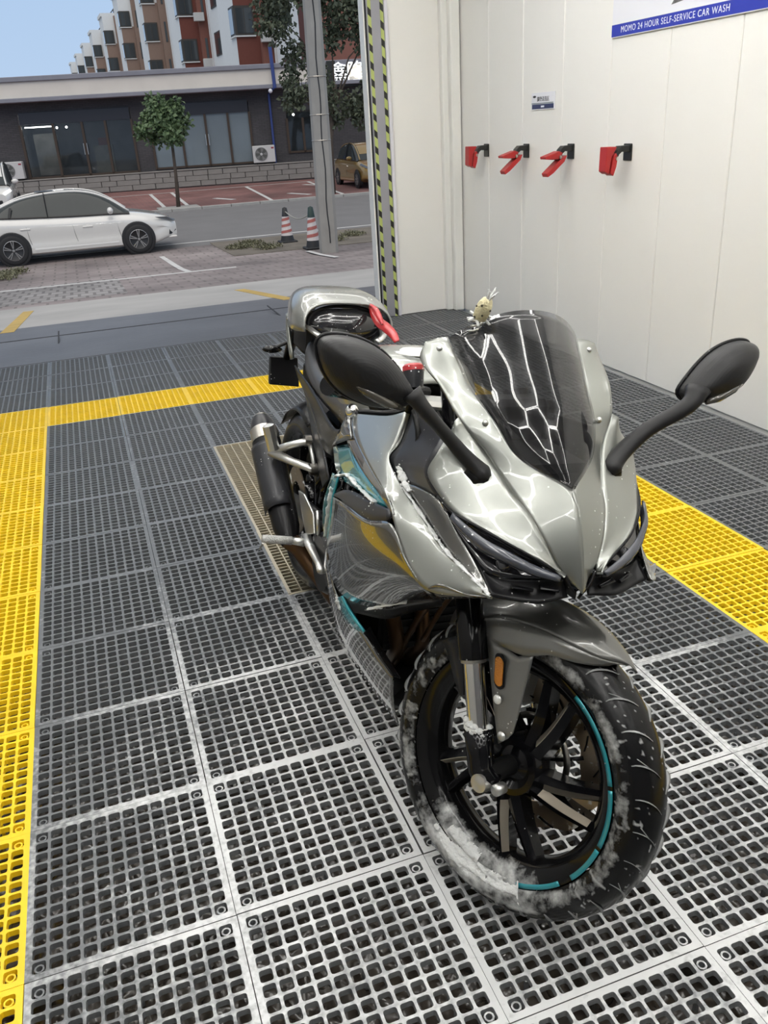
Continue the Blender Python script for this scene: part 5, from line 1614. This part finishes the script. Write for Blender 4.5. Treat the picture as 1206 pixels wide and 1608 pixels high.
# tail cowl: arched shell, passenger pad in its mouth
secs = [(-1.19, .128, .892, .965), (-1.25, .138, .885, .985), (-1.33, .136, .885, .990), (-1.43, .112, .895, .978), (-1.53, .075, .910, .958), (-1.60, .030, .925, .942)]
rows = []
for x, w_, zs, zt in secs:
    row = []
    for t in np.linspace(0, math.pi, 15):
        cy_, cz_ = math.cos(t), math.sin(t)
        row.append((x - .03 * cz_ + .03, -w_ * math.copysign(abs(cy_) ** .62, cy_), zs + (zt - zs) * cz_ ** .62))
    rows.append(row)
tail = MB().grid(loft(rows, 4, 2), True).build('tail_cowl', mat('paint_tail', (.24, .245, .232), .36, .65, .8, var=.03, foam=(.76, 22, .4)), BK, smooth=True, solid=.006)
PXC, PZC = -1.200, .906
G = []
for t in np.linspace(0, 1, 9):          # wet passenger pad
    row = []
    for a in np.linspace(0, 2 * math.pi, 33):
        y_ = .106 * math.copysign(abs(math.cos(a)) ** .85, math.cos(a)); z_ = .044 * math.sin(a) + (.006 * abs(math.cos(a)))
        row.append((PXC - .012 * (z_ * t / .05) + .024 * math.sqrt(max(0, 1 - t * t)), y_ * t, PZC + z_ * t))
    G.append(row)
MB().grid(G).build('passenger_seat', M['wetseat'], tail, smooth=True)
MB().tube([(PXC - .004 - .012 * (.044 * math.sin(a) / .05), .109 * math.copysign(abs(math.cos(a)) ** .85, math.cos(a)), PZC + .047 * math.sin(a) + .004) for a in np.linspace(0, 2 * math.pi, 40)], .005, 6, cap=False).build('seat_piping', M['black'], tail, smooth=True)
MB().bevbox((-1.32, 0, .85), (.20, .20, .13), .03).build('tail_core', M['rubber'], tail)
for sgn in (-1, 1):
    F = np.array([1, -sgn, 1])
    P = [p_ * F for p_ in Q((452, 492, .135), (452, 515, .136), (455, 540, .134), (459, 563, .130))]
    MB().tube(cr(P, 3), [(.006, .014)] * 10, 8).build('cowl_side', M['paint'], tail, smooth=True)
    P = [p_ * F for p_ in Q((455, 500, .132), (480, 512, .118), (500, 526, .10), (520, 536, .07))]
    MB().tube(cr(P, 3), [(.010, .006)] * 10, 8).build('cowl_lower_edge', M['silver'], tail, smooth=True)
    MB().tube([(-1.19, sgn * .112, .895), (-1.17, sgn * .07, .860), (-1.175, sgn * .03, .845)], [(.012, .006)] * 3, 8).build('seat_strut', M['black'], tail, smooth=True)
mbf = MB(); r_ = np.random.default_rng(31)
for i in range(130):
    t = r_.random(); a = math.pi * (.06 + .88 * t)
    mbf.sphere(np.array((PXC - .02, -.120 * math.copysign(abs(math.cos(a)) ** .7, math.cos(a)), PZC + .010 + .058 * math.sin(a) ** .8)) + r_.normal(size=3) * .004, .001 + .003 * r_.random() ** 2, 6, 4)
for i in range(40):
    p_ = q(484 + r_.normal() * 3, 466 + 22 * r_.random(), .085); mbf.sphere(p_ + np.array([.01, 0, .004]), .0015 + .004 * r_.random(), 6, 4)
tag(mbf.build('foam_line', M['foam'], tail, smooth=True), kind='stuff')
# plate carrier and rear indicator
c0, c1, c2, c3 = q(424, 561, .06), q(462, 566, .02), q(461, 605, .02), q(422, 604, .06)
xh = -1.62
pts = [qx(424, 560, xh), qx(468, 562, xh), qx(470, 608, xh + .03), qx(423, 604, xh + .03)]
MB().prism(pts, (-.02, 0, 0)).build('plate_carrier', M['black'], BK, bevel=.004)
MB().tube([(-1.48, -.02, .87), (-1.56, -.05, .82), pts[1] * .6 + pts[0] * .4], [.02, .02, .014], 8).build('carrier_arm', M['black'], BK, smooth=True)
ind = qx(427, 548, xh + .03)
MB().sphere(ind, (.02, .034, .013), 14, 8).build('rear_indicator', M['blackgloss'], BK, smooth=True)
MB().tube([ind, (-1.57, -.03, .80)], .006, 8).build('indicator_stem', M['black'], BK)

# ---------------------------------------------------------------- rear wheel, swingarm, exhaust, pegs
rw, rtyre, RC = wheel(False, -1.37, .306, .150, .2159, False, BK)
for k in range(5):
    a = math.radians(72 * k + 10)
    MB().tube([wpt(.04, a, 0, RC), wpt(.198, a + .3, 0, RC)], [(.02, .03), (.012, .022)], 8).build('spoke', M['blackgloss'], rw, smooth=True)
MB().lathe([(0, -.05), (.05, -.05), (.06, -.03), (.06, .05), (0, .06)], RC, (0, 1, 0), 24).build('hub', M['blackgloss'], rw, smooth=True, sharp=40)
MB().lathe([(.060, -.075), (.110, -.075), (.110, -.071), (.060, -.071)], RC, (0, 1, 0), 48, closed=True).build('brake_disc', M['disc'], rw)
for sgn in (-1, 1):
    MB().tube([(-.92, sgn * .095, .38), (-1.12, sgn * .105, .36), (-1.40, sgn * .100, .306)], [(.024, .04), (.022, .036), (.016, .026)], 12).build('swingarm', M['black'], BK, smooth=True)
MB().tube([(-1.0, 0, .40), (-1.05, 0, .62)], .035, 14).build('shock_absorber', M['rubber'], BK, smooth=True)
# hugger over the rear tyre
rows = []
for a_ in (70, 95, 120, 140):
    a = math.radians(a_); rows.append([wpt(.325 - .03 * abs(t) ** 2, a, .08 * t, RC) for t in np.linspace(-1, 1, 7)])
MB().grid(loft(rows, 4, 2)).build('rear_hugger', M['black'], BK, smooth=True, solid=.003)
e0, e1 = q(411, 662, .205), q(452, 838, .200)
ax_ = (e1 - e0); Lm = np.linalg.norm(ax_); ax_ /= Lm
muf = MB().tube([e0 + ax_ * .065, e0 + ax_ * .10, e0 + ax_ * Lm * .62, e0 + ax_ * Lm * .95, e0 + ax_ * (Lm + .03)], [(.042, .038), (.044, .040), (.045, .041), (.039, .036), (.026, .026)], 24).build('muffler', M['black'], BK, smooth=True, sharp=40)
MB().tube([e0 + ax_ * .038, e0 + ax_ * .085], [(.0430, .0390), (.0450, .0410)], 24).build('muffler_band', M['steel'], muf, smooth=True, sharp=40)
MB().tube([e0 - ax_ * .012, e0 + ax_ * .012, e0 + ax_ * .040], [(.028, .025), (.037, .034), (.0425, .0385)], 24).build('end_cap', M['darkgrey'], muf, smooth=True, sharp=50)
MB().lathe([(.020, -.014), (.024, -.018), (.024, .0)], e0, tuple(ax_), 20).build('tail_pipe', M['steel'], muf, smooth=True)
hs = []
side_v = np.cross(ax_, [0, 0, 1]); side_v /= np.linalg.norm(side_v); up_v = np.cross(side_v, ax_)
if side_v[1] > 0: side_v = -side_v
for t in (.26, .36, .6, .82):
    hs.append([e0 + ax_ * Lm * t + (side_v * math.cos(a) * .049 + up_v * math.sin(a) * .045) for a in np.linspace(-.35, 1.9, 9)])
MB().grid(loft(hs, 3, 2)).build('heat_shield', M['darkgrey'], muf, smooth=True, solid=.003)
MB().tube([e1 + ax_ * .02, q(470, 862, .17), (-.86, -.10, .22), (-.66, -.05, .17), (-.50, 0, .24)], [.028, .026, .024, .024, .024], 14).build('link_pipe', M['bronze'], BK, smooth=True)
# passenger peg bracket (forked), silver
o0 = q(427, 710, .215); a1_, a2_ = q(486, 692, .125), q(495, 737, .125)
br = MB().tube([o0, o0 + (a1_ - o0) * .5 + np.array([0, 0, .004]), a1_], [(.018, .015), (.013, .011), (.017, .011)], 10).build('peg_bracket', M['silver'], BK, smooth=True)
MB().tube([o0, o0 + (a2_ - o0) * .5 - np.array([0, 0, .004]), a2_], [(.018, .015), (.014, .011), (.018, .011)], 10).build('bracket_arm', M['silver'], br, smooth=True)
MB().tube([a1_, a2_], [(.006, .006)] * 2, 8).build('bracket_web', M['silver'], br, smooth=True)
for a_ in (a1_, a2_):
    MB().lathe([(.017, -.012), (.017, .008), (.008, .008)], a_ + np.array([0, -.004, 0]), (0, 1, 0), 16).build('bracket_boss', M['steel'], br, smooth=True, sharp=40)
pb0, pb1 = q(421, 668, .255), q(430, 706, .235)
MB().tube([pb0, pb1], [(.017, .012), (.017, .012)], 8).build('folded_peg', M['silver'], br)
MB().sphere(q(434, 730, .16), .012, 10, 6).build('bracket_bolt', M['silver'], br, smooth=True)
# rider peg, heel plate, brake pedal
p0, p1 = q(412, 846, .300), q(458, 849, .215)
peg = MB().tube([p0, p1], [.0115, .0120], 14).build('foot_peg', mat('knurled_aluminium', (.72, .72, .70), .35, .8, bump=.7, bscale=420), BK, smooth=True)
MB().tube([p1, q(478, 852, .182)], [.010, .012], 10).build('peg_mount', M['silver'], peg, smooth=True)
MB().tube([q(413, 853, .300), q(408, 862, .300)], .003, 6).build('peg_feeler', M['steel'], peg)
hp = [q(468, 770, .170), q(477, 776, .168), q(491, 806, .168), q(493, 838, .170), q(480, 840, .172), q(474, 810, .172)]
MB().prism(hp, (0, .006, 0)).build('heel_plate', M['silver'], peg, bevel=.002)
MB().tube([q(481, 840, .172), q(486, 856, .172), q(500, 885, .180), q(505, 897, .185)], [(.014, .008), (.014, .010), (.009, .008), (.012, .009)], 10).build('brake_pedal', M['silver'], peg, smooth=True)
MB().tube([q(499, 802, .16), q(500, 840, .16)], [.006, .006], 8).build('master_cylinder', M['silver'], peg, smooth=True)
MB().lathe([(0, .012), (.02, .012), (.030, .004), (.036, -.02)], q(475, 873, .15), (0, -1, 0), 20).build('clutch_cover', mat('bronze_cover', (.24, .18, .08), .35, .7), BK, smooth=True, sharp=40)
# engine, radiator, headers, frame masses
en = MB().bevbox((-.74, 0, .36), (.36, .25, .26), .03).build('engine', M['rubber'], BK)
MB().bevbox((-.60, 0, .52), (.22, .22, .20), .03).build('cylinder_head', M['rubber'], en)
for k in range(5): MB().bevbox((-.80, -.130, .28 + .035 * k), (.22, .012, .012), .003).build('case_rib', M['darkgrey'], en)
for k in range(6): MB().tube([(-1.04 + .06 * k, -.10 - .01 * (k % 2), .42 + .03 * (k % 2)), (-1.0 + .055 * k, -.115, .50), (-.97 + .05 * k, -.10, .58)], .010, 8).build('hose', M['blackgloss'], en, smooth=True)
MB().lathe([(0, -.03), (.075, -.03), (.085, -.015), (.085, .02)], (-.82, -.125, .34), (0, 1, 0), 28).build('engine_cover', M['black'], en, smooth=True, sharp=40)
MB().bevbox((-.98, 0, .60), (.24, .17, .22), .03).build('airbox', M['rubber'], BK)
MB().bevbox((-1.12, 0, .74), (.50, .16, .10), .03).build('subframe', M['rubber'], BK)
MB().bevbox((-.66, 0, .70), (.44, .23, .12), .03).build('frame', M['rubber'], BK)
rad_o = MB().bevbox((-.42, 0, .46), (.03, .26, .30), .006).build('radiator', M['rubber'], BK)
for k in range(14): MB().box((-.403, 0, .33 + .02 * k), (.006, .24, .004)).build('radiator_fin', M['black'], rad_o)
for y_ in (-.06, -.015):
    P = cr([(-.52, y_, .52), (-.42, y_ * 1.6 - .02, .46), (-.40, y_ * 1.4 - .01, .34), (-.50, y_, .22)], 5)
    MB().tube(P, .018, 12).build('exhaust_header', M['bronze'], BK, smooth=True)
for pts_, rr_ in ((((692, 925, .07), (668, 955, .08), (640, 1000, .08), (622, 1040, .07)), .008), (((714, 930, .045), (692, 958, .05), (664, 1005, .06)), .006)):
    MB().tube(cr(Q(*pts_), 5), rr_, 10).build('coolant_pipe', M['bronze'], BK, smooth=True)
MB().bevbox((-.50, 0, .17), (.24, .17, .08), .03).build('oil_pan', M['rubber'], BK)
# side stand on the left
MB().tube([(-.86, .12, .28), (-.80, .20, .12), (-.78, .245, .046)], [.012, .011, .011], 10).build('side_stand', M['rubber'], BK, smooth=True)
MB().bevbox((-.77, .25, .041), (.07, .035, .007), .002).build('stand_foot', M['rubber'], BK)

# ---------------------------------------------------------------- bars and controls (steered)
tc_ = sq(681, 632, -.03)
clamp = small(MB().bevbox(tuple(tc_ + np.array([0, .03, -.004])), (.075, .235, .024), .009), 'top_clamp', M['silver'], BK, True, smooth=False)
for sg in (-1, 1):
    small(MB().lathe([(0, .016), (.012, .016), (.018, .012), (.0275, .012), (.0275, -.02)], tc_ + np.array([-.01, sg * .1 + .03 * 0 + .0, .006]), tuple(SA), 20), 'fork_cap', M['steel'], clamp, True, sharp=40)
small(MB().bevbox(tuple(tc_ + np.array([-.045, .0, .012])), (.03, .05, .02), .006), 'ignition_switch', M['rubber'], clamp, True, smooth=False)
be = sq(522, 607, -.335)
for sg in (-1, 1):
    f = np.array([1, -sg, 1])
    E = be * np.array([1, 1, 1]) * f; I = np.array([tc_[0] - .02, sg * .115, tc_[2] - .012])
    bar = small(MB().tube([I, I + (E - I) * .3], .011, 12), 'handlebar', M['black'], BK, True)
    small(MB().tube([I + (E - I) * .36, I + (E - I) * .93], [.0165, .0165], 14), 'grip', M['rubber'], bar, True)
    small(MB().tube([I + (E - I) * .93, I + (E - I) * 1.0, I + (E - I) * 1.06], [.0165, .0185, .0175], 16), 'bar_end', M['blackgloss'], bar, True, sharp=50)
    small(MB().bevbox(tuple(I + (E - I) * .24), (.05, .045, .05), .01), 'switch_block', M['rubber'], bar, True, smooth=False)
    lv = [I + (E - I) * .18 + np.array([.045, 0, -.005]), I + (E - I) * .45 + np.array([.075, 0, -.02]), I + (E - I) * .80 + np.array([.070, 0, -.03])]
    if sg < 0: lv[2] = sq(553, 645, -.285); lv[1] = (lv[0] + lv[2]) / 2 + np.array([.02, 0, 0])
    small(MB().tube(cr(lv, 4), [(.008, .005)] * 9, 8), 'lever', M['black'], bar, True)
    small(MB().sphere(lv[2], .0125, 12, 8), 'lever_ball', M['chrome'], bar, True)
# front brake fluid reservoir with red cap
rc_ = sq(650, 592, -.125)
res = small(MB().lathe([(0, -.022), (.017, -.022), (.020, .010), (.020, .012), (0, .012)], rc_, tuple(SA), 20), 'brake_reservoir', M['darkgrey'], BK, True, sharp=40)
small(MB().lathe([(.021, .011), (.021, .020), (.017, .024), (.010, .024), (.008, .021), (0, .021)], rc_, tuple(SA), 20), 'reservoir_cap', M['red'], res, True, sharp=40)
small(MB().tube([rc_ - SA * .02, tc_ + np.array([.02, -.09, -.02])], .007, 8), 'reservoir_stay', M['rubber'], res, True)
mb = MB(); r_ = np.random.default_rng(5)
for i in range(9):
    s0_ = tc_ + np.array([.03 + .02 * r_.random(), -.11 + .22 * r_.random(), -.01]); P = cr([s0_, s0_ + np.array([.05, .02 * r_.normal(), -.04]), s0_ + np.array([.03, .03 * r_.normal(), -.12])], 4); mb.tube(P, .006, 6)
small(mb, 'cable_bundle', M['rubber'], BK, True)

# ---------------------------------------------------------------- things on the motorcycle
def wpos(p_): return B0 + BM.T @ np.array(p_)
def ribbon(pts, w, y, name, m):
    P = cr([np.array(wpos(q(a, b, y))) for a, b in pts], 5); T = np.gradient(P, axis=0); T /= np.linalg.norm(T, axis=1)[:, None]
    G = []
    for i, (p_, t) in enumerate(zip(P, T)):
        n = np.cross(t, -CF); n /= np.linalg.norm(n); s_ = w * (.6 + .5 * math.sin(math.pi * i / (len(P) - 1))) / 2
        G.append([p_ - n * s_, p_ + ray(0, 0) * 0 + np.array([0, -.003 * math.sin(i * 1.3), .002]), p_ + n * s_])
    return G
e = MB(); 
e.grid(ribbon(((583, 480), (588, 494), (596, 506), (606, 514), (617, 525), (623, 536)), .026, -.075, 'a', None))
e.grid(ribbon(((581, 478), (590, 486), (596, 498), (600, 508)), .014, -.070, 'b', None))
rb = e.build('red_ribbon', M['red'], None, smooth=True, solid=.003); tag(rb, 'red ribbon tied to the tail beside the passenger seat', 'ribbon')
# cream spotted ornament on a spring behind the windscreen
b_ = wpos(q(747, 512, .10)); t_ = wpos(q(757, 490, .10)); axo = (t_ - b_) / np.linalg.norm(t_ - b_)
e = empty('spring_ornament', Matrix.Translation(b_)); tag(e, 'cream spotted ornament on a spring behind the windscreen', 'ornament')
P = [axo * (.003 * i / 2) + np.array([math.cos(i * .8) * .0085, math.sin(i * .8) * .0085, 0]) - axo * .04 for i in range(0, 46)]
MB().tube(P, .0022, 5).build('spring', M['steel'], e, smooth=True)
MB().lathe([(.004, .016), (.012, .020), (.0135, .034), (.0125, .048), (.009, .058), (0, .062)], (0, 0, 0), tuple(axo), 16).build('body', mat('cream_plush', (.66, .60, .38), .8, var=.15, bump=.6, bscale=200, vscale=40), e, smooth=True)
pv = np.cross(axo, [0, 0, 1]); pv /= np.linalg.norm(pv); pw = np.cross(axo, pv)
for k in range(9):
    a = 2.4 * k; h = .024 + .0035 * k; MB().sphere(axo * h + (pv * math.cos(a) + pw * math.sin(a)) * .0125, .0022, 7, 4).build('spot', mat('dark_spot', (.05, .045, .03), .8), e)
for k in range(7):
    d = axo * .03 + pv * (.012 * math.cos(k)) + pw * (.012 * math.sin(k * 1.7)) + np.array([.010, 0, .004]); MB().tube([axo * .052, axo * .052 + d * .7], [.0022, .0012], 5).build('tuft', M['foam'], e)
    MB().tube([axo * .020 + pv * .014 * math.cos(k), axo * .018 + pv * .024 * math.cos(k) + pw * .02 * math.sin(k)], [.003, .002], 5).build('tuft', M['foam'], e)
